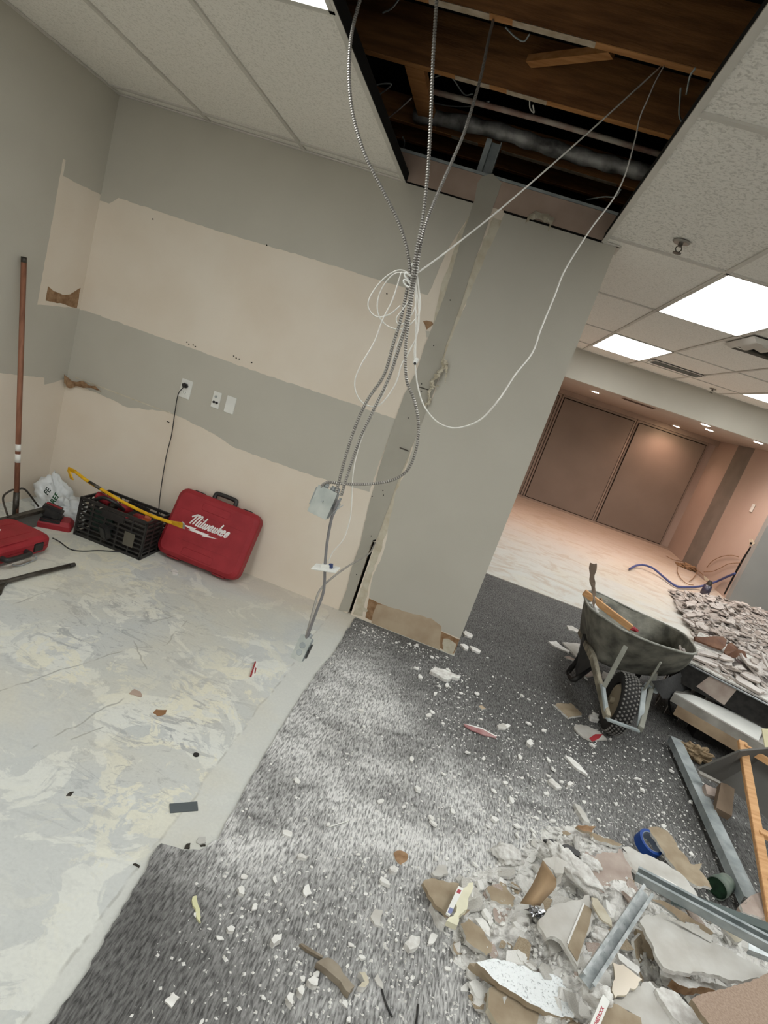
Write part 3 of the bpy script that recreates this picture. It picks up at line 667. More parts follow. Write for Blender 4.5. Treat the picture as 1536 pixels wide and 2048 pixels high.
# =================== HANGING CABLES ===================
YC = 2.0
def cable(name, paths, mat, lab, r=.003, rib=0, cat='cable', group=None, seg=8, pitch=.008, n=8, y=(YC, YC)):
    bm = B()
    for pts in paths:
        P = pathY(pts, y[0], y[1], n)
        tube(bm, P, r, seg, rib, pitch)
    return tagobj(name, bm, [mat, m_groove] if rib else mat, lab, cat, group, not rib)
m_groove = pm('armour_groove_shadow_steel', (134, 130, 124), .5, .5)
cable('armoured_cable', [[(765, -150, 2.16), (738, -60, 2.1), (720, 0, 2.08), (703, 70, 2.05), (698, 150, 2.03), (706, 230, 2.02), (730, 310), (765, 380), (795, 440), (812, 490), (820, 540), (815, 575, 2.01), (801, 640), (786, 690), (768, 750), (735, 800), (712, 850), (695, 900), (680, 955), (672, 988)]],
      m_conduit, 'steel armoured cable bowing out to the left below the bay edge', .0053, .3)
cable('armoured_cable', [[(876, -170, 2.04), (874, -60, 1.98), (873, 0, 1.98), (866, 120, 1.98), (861, 250, 1.98), (855, 350, 1.98), (845, 440, 1.98), (833, 500, 1.985), (826, 545, 1.985), (822, 575), (813, 640), (800, 690), (776, 760), (747, 820), (719, 880), (695, 950), (682, 992)]],
      m_conduit, 'steel armoured cable running straight down into the steel box', .0053, .3)
cable('armoured_cable', [[(987, 38, 2.62), (977, 80, 2.5), (960, 160, 2.35), (930, 260, 2.2), (905, 320, 2.12), (870, 400, 2.05), (848, 460, 2.01), (836, 520, 1.99), (826, 580, 2.0), (816, 650), (811, 700), (813, 760), (828, 800), (837, 850), (832, 900), (815, 940), (785, 960), (740, 968), (690, 968), (655, 965), (641, 974)]],
      m_conduit, 'steel armoured cable from the near joist looping right before the box', .0049, .3)
cable('flexible_conduit', [[(676, 1000), (665, 1030), (655, 1080), (650, 1130), (649, 1165), (645, 1190), (632, 1225), (620, 1258), (613, 1276)]],
      pm('gray_conduit_plastic', (128, 126, 126), .5, scale=20), 'grey flexible conduit hanging from the steel box to the outlet box', .0055)
cable('gray_wall_cable', [[(751, 1083, 3.56), (745, 1097, 3.4), (735, 1110, 3.2), (700, 1130, 2.8), (665, 1155, 2.5), (640, 1180, 2.2), (628, 1215, 2.1), (620, 1245, 2.02), (612, 1274)]],
      pm('gray_cable_jacket', (150, 146, 138), .5, scale=20), 'thin grey cable from the wall slot to the hanging outlet box', .0048)
cable('data_cable', [[(826, 552), (800, 540), (770, 555), (745, 585), (736, 608), (742, 625), (757, 634), (780, 628), (801, 611)]], m_wcable, 'white cable coil, small outer loop left of the knot', .0022)
cable('data_cable', [[(824, 548), (790, 547), (765, 575), (755, 605), (758, 632), (775, 652), (800, 658), (825, 645), (840, 618), (838, 580), (830, 550)]], m_wcable, 'white cable coil, round loop crossing behind the armoured cables', .0022)
cable('data_cable', [[(803, 543), (785, 600), (765, 640), (748, 685), (722, 730), (710, 760), (712, 785), (725, 805), (745, 813), (765, 805), (790, 770), (803, 730), (820, 700), (832, 675), (838, 640), (835, 590), (828, 548)]], m_wcable, 'white cable coil, longest loop hanging at the left', .0024)
cable('data_cable', [[(832, 545), (833, 590), (828, 620), (810, 645), (797, 648), (793, 637), (803, 622), (815, 605), (824, 580), (828, 556)]], m_wcable, 'white cable coil, smallest loop beside the knot', .0022)
cable('cable_tie', [[(826, 556), (812, 546), (810, 552), (818, 562), (828, 570)], [(808, 567), (808, 560), (815, 562), (822, 572), (816, 574), (808, 567)], [(826, 526), (824, 533), (833, 530), (836, 538), (831, 546)]], m_white, 'white tie wrapped around the knot of hanging cables', .0035, cat='tie')
cable('data_cable', [[(829, 545), (831, 600), (832, 650), (831, 690), (831, 716)]], m_wcable, 'white cable dropping straight down to the clear plug', .0026)
cable('data_cable', [[(834, 548), (839, 600), (836, 650), (829, 700), (831, 740), (836, 775), (848, 812), (872, 842), (900, 855), (930, 853), (965, 836), (1000, 796), (1030, 750, 2.05), (1065, 705, 2.1), (1082, 658, 2.15), (1110, 590, 2.2), (1130, 540, 2.25), (1180, 460, 2.3), (1225, 400, 2.35), (1250, 350, 2.4), (1270, 280, 2.45), (1280, 235, 2.5), (1295, 200, 2.52), (1310, 165, 2.56), (1328, 132, 2.6)]], m_wcable, 'white cable sagging deep in front of the gray wall and back to the joist', .0027, n=6)
cable('data_cable', [[(832, 548), (900, 498, 2.1), (1020, 402, 2.25), (1180, 262, 2.4), (1322, 133, 2.6)]], m_wcable, 'white cable pulled tight diagonally from the knot to the joist', .0030)
cable('data_cable', [[(829, 560), (822, 600), (812, 640), (798, 680), (788, 710), (781, 745), (768, 785), (745, 825), (726, 870), (712, 915), (706, 950), (704, 990), (702, 1025), (697, 1050), (686, 1080), (665, 1105), (657, 1125)]], m_wcable, 'thin white cable running down to the hanging white wall plate', .0021)
# clear plug
t = empty('data_plug', FY(832, 722, YC-.004), 'clear plug with a black end hanging in front of the wall strip', 'plug')
bm = B(); box(bm, (0, 0, 0), (.014, .012, .022), Matrix.Rotation(.1, 3, 'Y'), bev=.002); obj('plug_body', bm, m_white, t)
bm = B(); cyl(bm, (0, -.007, -.009), (0, .004, -.009), .0045); obj('plug_socket', bm, m_blackm, t)

def frame(o, pu, pv):
    """matrix at o with x along pu-o, y along pv-o (orthogonalised), z their cross"""
    u = (pu-o).normalized(); v = (pv-o); v = (v-u*v.dot(u)).normalized(); n = u.cross(v)
    return Matrix(((u.x, v.x, n.x, o.x), (u.y, v.y, n.y, o.y), (u.z, v.z, n.z, o.z), (0, 0, 0, 1)))
# square junction box; local x to the right, y up, z towards the viewer
bl, br_, tl = FY(611, 1020, 1.985), FY(648, 1038, 1.975), FY(641, 971, 2.0)
Mx = frame((br_+tl)/2, (br_+tl)/2+(br_-bl), (br_+tl)/2+(tl-bl))
t = empty('junction_box', mtx=Mx, label='square steel junction box with a blank cover hanging on the armoured cables', cat='junction box')
w_, h_ = (br_-bl).length/2, (tl-bl).length/2
m_box = pm('bright_galvanised_box', (186, 190, 184), .5, .3, col2=(160, 166, 162), scale=12)
bm = B(); bb(bm, (-w_+.003, -h_+.003, -.042), (w_-.003, h_-.003, -.002), bev=.002); obj('box_body', bm, m_galv, t)
bm = B(); bb(bm, (-w_, -h_, -.002), (w_, h_, .0012), bev=.0008); obj('cover_plate', bm, m_box, t)
bm = B(); cyl(bm, (.0, .004, .0012), (0, .004, .005), .0035, .003, 12); obj('screw', bm, m_galv, t)
for s, a in ((-1, 0), (1, 0)):
    bm = B(); bb(bm, (s*(w_+.010)-.0025, -h_*.55, -.035), (s*(w_+.010)+.0025, h_*.75, -.02)); bb(bm, (s*(w_+.003)-.006, -.01, -.03), (s*(w_+.003)+.006, .01, -.024)); obj('mounting_bracket', bm, m_galv, t)
bm = B(); tube(bm, [Vector((w_+.032, .022, -.02)), Vector((w_+.012, -.012, -.018)), Vector((w_-.002, -.045, -.02))], .0018, 6); tube(bm, [Vector((w_+.014, -.01, -.02)), Vector((w_+.016, .02, -.03))], .003, 6); obj('bent_strap', bm, m_galv, t)
for x in (-.018, .012, .028):
    bm = B(); cyl(bm, (x, h_-.006, -.02), (x, h_+.016, -.022), .010, .0095, 12); cyl(bm, (x, h_+.004, -.02), (x, h_+.008, -.02), .013, .013, 6); obj('cable_clamp', bm, m_galv, t)
# hanging outlet box
bl, br_, tl = FY(584, 1312, 1.97), FY(601, 1321, 1.965), FY(604, 1272, 2.0)
o_ = (br_+tl)/2
Mx = frame(o_, o_+(br_-bl), o_+(tl-bl)); w_, h_ = .023, (tl-bl).length/2*1.12
t = empty('outlet_box', mtx=Mx, label='small grey steel outlet box dangling just above the concrete', cat='outlet box')
bm = B(); bb(bm, (-w_, -h_, -.034), (w_, h_, -.001), bev=.003); obj('box_body', bm, m_galvd, t)
bm = B(); bb(bm, (-w_-.001, -h_-.001, -.001), (w_+.001, h_+.001, .0015), bev=.001); obj('cover_plate', bm, m_box, t)
for y in (-.017, .012):
    bm = B(); cyl(bm, (0, y, .0015), (0, y, .003), .012, .011, 20); obj('knockout', bm, m_galvd, t)
bm = B(); cyl(bm, (.006, h_-.004, -.014), (.008, h_+.016, -.016), .009, .008, 12); obj('cable_clamp', bm, m_galv, t)
bm = B(); bb(bm, (w_+.004, -.03, -.03), (w_+.007, .028, -.014)); bb(bm, (w_-.002, -.004, -.025), (w_+.006, .004, -.02)); obj('mounting_bracket', bm, m_blackm, t)
# white wall plate seen edge on
a, c, e = FY(623, 1132, 2.0), FY(680, 1141, 2.0), FY(648, 1143, 1.96)
o_ = (a+c)/2; Mx = frame(o_, c, e+(o_-e)*.2)
t = empty('hanging_wall_plate', mtx=Mx, label='white wall plate hanging flat beside the grey conduit', cat='wall plate')
bm = B(); bb(bm, (-.048, -.034, -.003), (.048, .034, .003), bev=.002); obj('plate', bm, m_white, t)
s = 1 if Mx.col[2].z > 0 else -1
bm = B(); bb(bm, (-.016, -.01, s*.003 if s > 0 else -.016), (.016, .01, .016 if s > 0 else -.003), bev=.001); obj('jack_housing', bm, m_white, t)
bm = B(); bb(bm, (.012, -.008, .004*s if s > 0 else -.02), (.026, .006, .02 if s > 0 else -.004), bev=.001); obj('blue_jack', bm, pm('blue_jack_plastic', (56, 70, 110), .5), t)

# =================== WALL PLATES ===================
def plate(px, py, lab, name, w_=.07, h_=.115):
    p = FY(px, py, YB-.0018); t = empty(name, (p.x, YB-.0019, p.z), lab, 'wall plate')
    bm = B(); bb(bm, (-w_/2, -.006, -h_/2), (w_/2, 0, h_/2), bev=.002); obj('plate', bm, m_white, t); return t
t = plate(372, 778, 'white duplex outlet plate with a black plug in its upper socket', 'power_outlet', .078, .12)
for z in (.026, -.026):
    bm = B(); box(bm, (0, -.0065, z), (.034, .004, .03), bev=.0015); s_ = obj('socket', bm, m_white, t)
    bm = B()
    for x in (-.007, .007): bb(bm, (x-.0015, -.0092, z-.001), (x+.0015, -.008, z+.009))
    cyl(bm, (0, -.0092, z-.008), (0, -.008, z-.008), .003, seg=8); obj('slot', bm, m_dark, s_)
t = plate(433, 800, 'small white plate with two round black jacks', 'jack_plate', .055, .105)
for x, z, r in ((-.006, .02, .009), (-.010, -.016, .008), (.010, -.016, .008)):
    bm = B(); cyl(bm, (x, -.014 if z < 0 else -.009, z), (x, -.005, z), r, r, 14); obj('jack', bm, m_blackm if z < 0 else m_galv, t)
t = plate(461, 810, 'blank white cover plate right of the jack plate', 'blank_plate', .066, .108)
bm = B()
for z in (-.04, .04): cyl(bm, (0, -.0068, z), (0, -.005, z), .003, seg=8)
obj('screw', bm, m_white, t)
# power cord
t = empty('extension_lead', FY(372, 770, YB-.01), 'black power cord from the wall outlet down behind the crate', 'cord')
bm = B(); P = pathY([(367, 774, 3.505), (356, 790, 3.49), (349, 830, 3.49), (343, 870, 3.49), (333, 910, 3.49), (326, 950, 3.49), (321, 985, 3.48), (318, 1015, 3.46), (316, 1060, 3.44)], 3.49); tube(bm, P, .0032, 8)
obj('cable', bm, m_blackm, t, True, True)
bm = B(); p = FY(370, 771, 3.51); box(bm, p, (.036, .03, .026), Matrix.Rotation(.2, 3, 'Y'), bev=.006); obj('plug', bm, m_blackm, t, False, True)
cablef = lambda pts, z, r: None
bm = B(); P = catmull([FZ(105, 1076, .03), FZ(120, 1084, .008), FZ(140, 1098, .004), FZ(165, 1102, .004), FZ(200, 1101, .004), FZ(240, 1104, .004), FZ(262, 1107, .004), FZ(275, 1106, .004)], 8); tube(bm, P, .0035, 8)
tagobj('charger_lead', bm, m_blackm, 'black charger cord lying on the concrete in front of the crate', 'cord', smooth=True)

# =================== TOOLS IN THE LEFT CORNER ===================
def rrect(w_, h_, r, seg=5):
    out = []
    for cx, cy, a0 in ((w_/2-r, h_/2-r, 0), (-w_/2+r, h_/2-r, 90), (-w_/2+r, -h_/2+r, 180), (w_/2-r, -h_/2+r, 270)):
        for k in range(seg+1):
            a = R(a0+90*k/seg); out.append((cx+r*math.cos(a), cy+r*math.sin(a)))
    return out
def loft(bm, loops, mi=0, caps=True):
    rings = [[bm.verts.new(p) for p in l] for l in loops]; n = len(rings[0])
    for A, C in zip(rings, rings[1:]):
        for k in range(n):
            f = bm.faces.new((A[k], A[(k+1) % n], C[(k+1) % n], C[k])); f.material_index = mi
    if caps:
        bm.faces.new(rings[0][::-1]).material_index = mi; bm.faces.new(rings[-1]).material_index = mi
    return bm
def shell(bm, w_, h_, prof, r=.05):
    """rounded slab: prof = list of (inset, z)"""
    loft(bm, [[(x, y, z) for x, y in rrect(w_-2*i, h_-2*i, max(r-i*.6, .008))] for i, z in prof])
def stroke(bm, P, wd, z=0.0, th=.0008):
    """flat ribbon lettering stroke in the xy plane"""
    P = [Vector((p[0], p[1])) for p in P]; L_, R_ = [], []
    for i, p in enumerate(P):
        t = (P[min(i+1, len(P)-1)]-P[max(i-1, 0)]).normalized(); n = Vector((-t.y, t.x))
        L_.append(p+n*wd/2); R_.append(p-n*wd/2)
    for i in range(len(P)-1):
        q = [L_[i], R_[i], R_[i+1], L_[i+1]]
        a = [bm.verts.new((v.x, v.y, z+th)) for v in q]; c = [bm.verts.new((v.x, v.y, z)) for v in q]
        bm.faces.new(a)
        for k in range(4): bm.faces.new((a[k], c[k], c[(k+1) % 4], a[(k+1) % 4]))
def cr2(P, n=5): return [(p.x, p.y) for p in catmull([(a, c, 0) for a, c in P], n)]
def wordmark(bm, x0, y0, s, sl=.42, z=0.0):
    """slanted brush-script word with a jagged bolt below; s = x-height"""
    T = lambda P: [(x0+(x+y*sl)*s, y0+y*s) for x, y in P]
    G = [  # strokes in x-height units
        [(-.55, 1.25), (-.1, 1.75), (.15, 1.95)], [(.12, 1.95), (.12, .9), (.05, 0)], [(.12, 1.75), (.5, 1.95), (.62, 1.6), (.62, 0)], [(.66, 1.5), (1.0, 1.9), (1.18, 1.6), (1.16, .3), (1.25, .02), (1.42, .12)],
        [(1.62, 1.0), (1.62, .2), (1.72, .0), (1.86, .12)], [(1.64, 1.32), (1.66, 1.48)],
        [(2.08, 1.9), (2.08, .2), (2.18, .0), (2.34, .12)],
        [(2.5, 1.0), (2.5, .2), (2.66, .0), (2.86, .2), (2.9, 1.0)], [(2.9, .3), (3.05, .0), (3.25, .2), (3.32, 1.0)],
        [(4.05, .95), (3.8, 1.0), (3.62, .6), (3.66, .08), (3.86, .05), (4.02, .4), (4.06, 1.0)], [(4.06, .5), (4.1, .05), (4.25, .1)],
        [(4.45, 1.0), (4.45, .2), (4.6, .0), (4.8, .2), (4.88, 1.0)], [(4.88, .4), (4.92, .04), (5.06, .12)],
        [(5.3, 1.9), (5.28, .95), (5.25, 0)], [(5.32, .45), (5.6, .95), (5.78, .85), (5.6, .52), (5.42, .48)], [(5.5, .5), (5.7, .1), (5.9, .05)],
        [(6.02, .45), (6.4, .6), (6.42, .92), (6.2, 1.0), (6.02, .6), (6.1, .08), (6.35, .0), (6.55, .25)],
        [(6.8, .45), (7.18, .6), (7.2, .92), (6.98, 1.0), (6.8, .6), (6.88, .08), (7.13, .0), (7.4, .3)]]
    for g in G: stroke(bm, T(cr2(g) if len(g) > 2 else g), s*.27, z)
    bolt = [(-1.6, -.45), (1.35, -.72), (1.05, -.45), (4.6, -1.0), (4.1, -.72), (7.4, -1.0), (3.7, -1.42), (3.95, -1.2), (.2, -1.15), (.75, -.92)]
    bolt = [(-1.3, -.62), (1.7, -.42), (1.45, -.72), (4.4, -.62), (4.1, -.86), (6.2, -.78), (3.3, -1.36), (3.55, -1.12), (.35, -1.2), (.75, -.95)]
    P = [(x0+(x+y*sl*.3)*s, y0+y*s) for x, y in bolt]
    extrude_poly(bm, [Vector((x, y, z+.0008)) for x, y in P], .0008, 0, 0, nrm=(0, 0, 1))
m_logo = pm('white_printed_lettering', (232, 228, 226), .6, scale=30)
def tool_case(mtx, lab, w_, h_, d_, sx, sy, s, handle=1):
    t = empty('tool_case', mtx=mtx, label=lab, cat='tool case', group='red plastic tool cases')
    bm = B(); shell(bm, w_, h_, [(.022, 0), (.006, .012), (0, .03), (0, d_*.48)], .06); obj('case_back', bm, m_red, t)
    bm = B(); shell(bm, w_, h_, [(.003, d_*.48), (0, d_*.5), (0, d_*.72), (.006, d_*.84), (.022, d_*.95), (.03, d_)], .06); obj('case_front', bm, m_red, t)
    for q, (x, y, a, c_) in enumerate([(.0, h_*.33, .20, .05), (0, -h_*.36, .22, .05)]):
        bm = B(); P = rrect(a, c_, .012, 3); loft(bm, [[(px+x, py+y, d_) for px, py in P], [(px*.96+x, py*.9+y, d_+.003) for px, py in P]])
        obj('molded_relief', bm, m_red, t)
    bm = B(); tube(bm, [Vector((-w_*.5+.06, h_*.2, d_+.0005)), Vector((w_*.5-.07, h_*.2, d_+.0005))], .0014, 6); tube(bm, [Vector((-w_*.3, -h_*.22, d_+.0005)), Vector((w_*.35, -h_*.22, d_+.0005))], .0014, 6)
    obj('molded_line', bm, m_red, t)
    bm = B(); hy = h_/2*handle
    tube(bm, catmull([(-.075, hy-.004*handle, d_*.45), (-.075, hy+.022*handle, d_*.45), (-.058, hy+.037*handle, d_*.45), (.058, hy+.037*handle, d_*.45), (.075, hy+.022*handle, d_*.45), (.075, hy-.004*handle, d_*.45)], 5), .0145, 10)
    obj('handle', bm, m_blackm, t, True)
    for x in (-w_*.3, w_*.3):
        bm = B(); box(bm, (x, hy, d_*.5), (.065, .012, .05), bev=.004); obj('latch', bm, m_blackm, t)
    for x in (-w_*.28, w_*.28):
        bm = B(); box(bm, (x, -hy-.003*handle, d_*.5), (.09, .012, .06), bev=.004); obj('hinge', bm, m_red, t)
    bm = B(); wordmark(bm, sx, sy, s, z=d_); obj('printed_wordmark', bm, m_logo, t)
    return t
# leaning case: base line on the floor, leaning back on the wall
a_ = FZ(318, 1122); c_ = FZ(462, 1166)
yv = Vector((0, .155, .40)).normalized()
xv = Vector((1, -.02, 0)).normalized(); nv = xv.cross(yv).normalized(); yv = nv.cross(xv)
W_, H_, D_ = .585, .45, .12
cen = Vector(((a_.x+c_.x)/2-.02, 3.325, .002)) + yv*H_/2 - nv*.0
M_ = Matrix(((xv.x, yv.x, nv.x, cen.x), (xv.y, yv.y, nv.y, cen.y), (xv.z, yv.z, nv.z, cen.z), (0, 0, 0, 1)))
M_ = M_ @ Matrix.Translation((0, 0, -D_*.62))
tool_case(M_ @ Matrix.Translation((0, .012, 0.035)), 'red plastic tool case leaning upright on the beige wall beside the crate', W_, H_, D_, -.135, .015, .036)
# case lying flat at the left edge of the photo
hz = .11
e0, e1 = FZ(0, 1130), FZ(100, 1100)
ang = math.atan2((e1-e0).y, (e1-e0).x)
xv = Vector((math.cos(ang), math.sin(ang), 0)); yv = Vector((-xv.y, xv.x, 0))
cen = e1 - xv*.29 + yv*.125
M_ = Matrix(((xv.x, yv.x, 0, cen.x), (xv.y, yv.y, 0, cen.y), (0, 0, 1, 0.012), (0, 0, 0, 1)))
tool_case(M_, 'red plastic tool case lying flat, cut by the left edge of the photo', .54, .31, .105, -.16, .02, .032, handle=-1)

# crate
cx0, cx1, cy0, cy1, ch = -2.165, -1.705, 3.135, 3.40, .255
t = empty('milk_crate', ((cx0+cx1)/2, (cy0+cy1)/2, .001), 'black plastic milk crate full of tools against the back wall', 'crate')
hw, hd = (cx1-cx0)/2, (cy1-cy0)/2
def wallgrid(bm, L_, h0, h1, place):
    """lattice in (u,v): place(u,v)->pt"""
    def bar(u0, v0, u1, v1, w2, d2):
        c = place((u0+u1)/2, (v0+v1)/2); su = place(u1, 0)-place(u0, 0)
        if abs(su.x) > abs(su.y): s = (abs(u1-u0)+w2, d2, abs(v1-v0)+w2)
        else: s = (d2, abs(u1-u0)+w2, abs(v1-v0)+w2)
        if u0 == u1: s = (w2, d2, abs(v1-v0)) if place(1, 0).x != place(0, 0).x else (d2, w2, abs(v1-v0))
        box(bm, c, s)
    n = 8
    for k in range(n+1):
        v = h0+(h1-h0)*k/n; bar(-L_, v, L_, v, .010 if 0 < k < n else .018, .008)
    m = max(2, int(L_*2/.085))
    for k in range(m+1): bar(-L_+2*L_*k/m, h0, -L_+2*L_*k/m, h1, .011 if 0 < k < m else .018, .009)
for nm, L_, pl in (('front_lattice', hw, lambda u, v: Vector((u, -hd, v))), ('back_lattice', hw, lambda u, v: Vector((u, hd, v))), ('side_lattice', hd, lambda u, v: Vector((-hw, u, v))), ('side_lattice', hd, lambda u, v: Vector((hw, u, v)))):
    bm = B(); wallgrid(bm, L_, .008, ch-.008, pl)
    if nm != 'side_lattice': box(bm, pl(0, ch-.045)*1.0, (.16, .012, .05), bev=.004)
    obj(nm, bm, m_blackm, t)
bm = B(); bb(bm, (-hw, -hd, 0), (hw, hd, .006)); obj('bottom', bm, m_blackm, t)
bm = B()
for s in (-1, 1):
    bb(bm, (-hw-.006, s*hd-.007, ch-.008), (hw+.006, s*hd+.007, ch+.002), bev=.002); bb(bm, (s*hw-.007, -hd, ch-.008), (s*hw+.007, hd, ch+.002), bev=.002)
obj('rim', bm, m_blackm, t)
bm = B(); bb(bm, (.10, -hd-.006, .06), (.17, -hd-.004, .15)); obj('worn_label', bm, pm('worn_gray_label', (92, 88, 78), .8), t)
bm = B()
for x in (-.1, .03, .16): tube(bm, [Vector((x, hd-.01, ch)), Vector((x, hd-.01, ch-.12))], .002, 5)
obj('divider_wire', bm, m_blackm, t)
# tools in it
def drill(loc, rz, rx, lab, group='power tools in the crate'):
    t = empty('power_drill', mtx=Matrix.Translation(Vector(loc)) @ Matrix.Rotation(rz, 4, 'Z') @ Matrix.Rotation(rx, 4, 'Y'), label=lab, cat='power tool', group=group)
    bm = B(); cyl(bm, (-.06, 0, 0), (.05, 0, 0), .028, .03, 16); cyl(bm, (-.075, 0, 0), (-.06, 0, 0), .02, .028, 16); obj('motor_housing', bm, m_red, t, True)
    bm = B(); cyl(bm, (.05, 0, 0), (.10, 0, 0), .024, .014, 16); obj('chuck', bm, m_steel, t, True)
    bm = B(); box(bm, (-.03, 0, -.075), (.034, .03, .11), Matrix.Rotation(.15, 3, 'Y'), bev=.008); obj('grip', bm, m_blackm, t)
    bm = B(); box(bm, (-.02, 0, -.145), (.09, .06, .04), bev=.006); obj('battery', bm, m_blackm, t)
drill((-2.07, 3.25, .245), .5, .35, 'red and black power tool poking above the left end of the crate')
drill((-1.99, 3.30, .21), -1.9, -.3, 'red power tool with a dark grip, second from the left in the crate')
drill((-1.83, 3.27, .20), 2.7, .2, 'power tool with a bare steel chuck at the right end of the crate')
drill((-1.90, 3.24, .14), 1.2, 1.2, 'red power tool lying low in the middle of the crate')
drill((-2.05, 3.24, .12), 3.0, 1.4, 'red power tool lying at the bottom left of the crate')
bm = B(); tube(bm, catmull([(-2.12, 3.2, .24), (-2.05, 3.18, .285), (-1.98, 3.2, .27), (-1.95, 3.26, .22)], 6), .012, 8); tagobj('black_hose', bm, m_blackm, 'curved black hose over the tools at the left end of the crate', 'hose', smooth=True)
bm = B(); box(bm, (-1.78, 3.25, .225), (.05, .07, .03), Matrix.Rotation(.5, 3, 'Z'), bev=.01); tagobj('orange_tape_measure', bm, pm('orange_plastic', (190, 96, 60), .5), 'orange tape measure between the tools at the right of the crate', 'tape measure')
bm = B(); box(bm, (-2.04, 3.20, .12), (.16, .03, .14), Matrix.Rotation(.2, 3, 'X')); tagobj('green_box', bm, pm('faded_green_card', (60, 78, 70), .7), 'faded green box seen through the crate lattice', 'box')
bm = B()
box(bm, (-1.835, 3.275, .105), (.23, .20, .19), bev=.012); tagobj('tool_pouch', bm, pm('dark_pouch', (44, 40, 38), .9), 'dark tool pouch filling the right half of the crate', 'pouch')

# yellow pry bar lying across
m_yel = pm('yellow_painted_steel', (226, 178, 32), .45, col2=(196, 146, 20), scale=14)
P = [FY(150, 943, 3.22), FY(175, 962, 3.205), FY(210, 983, 3.20), FY(250, 1006, 3.19), FY(300, 1030, 3.18), FY(345, 1046, 3.165)]
t = empty('pry_bar', P[0], 'yellow wrecking bar lying slantwise on the crate, end touching the red case', 'pry bar')
bm = B(); tube(bm, catmull(P, 6), .0105, 10); obj('shaft', bm, m_yel, t, True, True)
bm = B()
def blade(bm, A, C, wa, wb, up, ta=.008):
    up = Vector(up).normalized(); d = (C-A).normalized(); n = d.cross(up).normalized()
    q = [A+up*wa/2, A-up*wa/2, C-up*wb/2, C+up*wb/2]
    extrude_poly(bm, [p+n*ta/2 for p in q], ta, 0, 0, nrm=n)
blade(bm, P[0]+Vector((.005, 0, 0)), FY(136, 938, 3.215), .022, .034, (.2, -.3, 1)); blade(bm, FY(137, 940, 3.215), FY(144, 959, 3.19), .03, .04, (1, -.6, .2))
obj('hooked_claw', bm, m_yel, t, False, True)
bm = B(); blade(bm, P[-1]-(P[-1]-P[-2])*.1, FY(366, 1051, 3.14), .022, .044, (0, -.35, 1), .007); obj('flat_chisel_end', bm, m_yel, t, False, True)
bm = B(); blade(bm, FY(364, 1049, 3.142), FY(369, 1053, 3.138), .044, .04, (0, -.35, 1), .006); obj('bare_steel_edge', bm, m_galv, t, False, True)
bm = B(); tube(bm, [P[1].lerp(P[2], .1), P[1].lerp(P[2], .75)], .0112, 10); obj('scratched_band', bm, m_steel, t, True, True)

# charger with battery
A = FZ(70, 1058); C = FZ(145, 1062)
cen = (FZ(72, 1050)+FZ(143, 1056)+FZ(112, 1070)+FZ(100, 1035))/4
t = empty('battery_charger', (cen.x-.02, cen.y, 0), 'red and black battery charger on the floor by the squeegee blade', 'charger')
t.rotation_euler = (0, 0, R(28)); ROOTM[t.name] = t.matrix_basis.copy()
bm = B(); P = rrect(.25, .13, .02, 4)
loft(bm, [[(x, y, 0) for x, y in P], [(x, y, .03) for x, y in P], [(x*.86, y*.8, .055) for x, y in P]]); obj('charger_body', bm, m_red, t)
bm = B(); box(bm, (-.0, 0, .045), (.13, .12, .035), bev=.008); obj('dock', bm, m_blackm, t)
bm = B(); box(bm, (-.005, 0, .095), (.12, .09, .075), Matrix.Rotation(.25, 3, 'Y'), bev=.014); bt = obj('battery', bm, m_blackm, t)
bm = B(); box(bm, (.0, -.0, .135), (.09, .02, .004), Matrix.Rotation(.25, 3, 'Y')); obj('red_stripe', bm, m_red, bt)

# plastic bag
m_bag = pm('white_plastic_bag_film', (216, 220, 220), .35, scale=8, bump=.5, bscale=14, spec=.6)
def blob_mesh(c, r, seed, sub=4, amp=.35, fr=2.2, flat=0.0, sharp=False):
    bm = B(); bmesh.ops.create_icosphere(bm, subdivisions=sub, radius=1)
    for v in bm.verts:
        p = v.co.copy(); n = noise.noise(p*fr+Vector((seed, 0, 0))); n2 = abs(noise.noise(p*fr*2.3+Vector((0, seed, 0))))
        k = 1+amp*n-amp*.7*n2
        v.co = Vector((p.x*r[0]*k+c[0], p.y*r[1]*k+c[1], max(p.z*r[2]*k+c[2], flat)))
    return bm
t = empty('plastic_bag', FZ(96, 1010), 'crumpled white plastic bag with green letters in the corner behind the squeegee', 'bag')
c0 = FY(96, 1008, 3.40); c0.z = .07
bm = blob_mesh((-2.50, 3.345, .03), (.165, .11, .155), 3.1, 5, .42, 2.0, .003)
for v in bm.verts:
    h = max(0, v.co.z-.03)/.16; v.co.x += -.05*h; v.co.z += .05*h*h*max(0, 1-abs(v.co.x+2.55)/.09)+.012*abs(math.sin(v.co.x*60+v.co.y*35))*h
obj('bag_body', bm, m_bag, t, True, True)
bm = blob_mesh((-2.36, 3.37, .02), (.15, .10, .105), 9.4, 4, .5, 2.2, .003); obj('bag_neck', bm, m_bag, t, True, True)
def letters(txt, size, mtx, mat, name, parent, ext=.0006, world=True):
    cu = bpy.data.curves.new('txt', 'FONT'); cu.body = txt; cu.size = size; cu.extrude = ext; cu.align_x = 'CENTER'; cu.align_y = 'CENTER'; cu.offset = size*.02
    to = bpy.data.objects.new('txt', cu); COL.objects.link(to); dg = bpy.context.evaluated_depsgraph_get()
    me = bpy.data.meshes.new_from_object(to.evaluated_get(dg)); bpy.data.objects.remove(to)
    bm = B(); bm.from_mesh(me); bm.transform(mtx); bpy.data.meshes.remove(me)
    for f in bm.faces: f.material_index = 0
    return obj(name, bm, mat, parent, False, world)
m_green = pm('dark_green_ink', (30, 84, 52), .6)
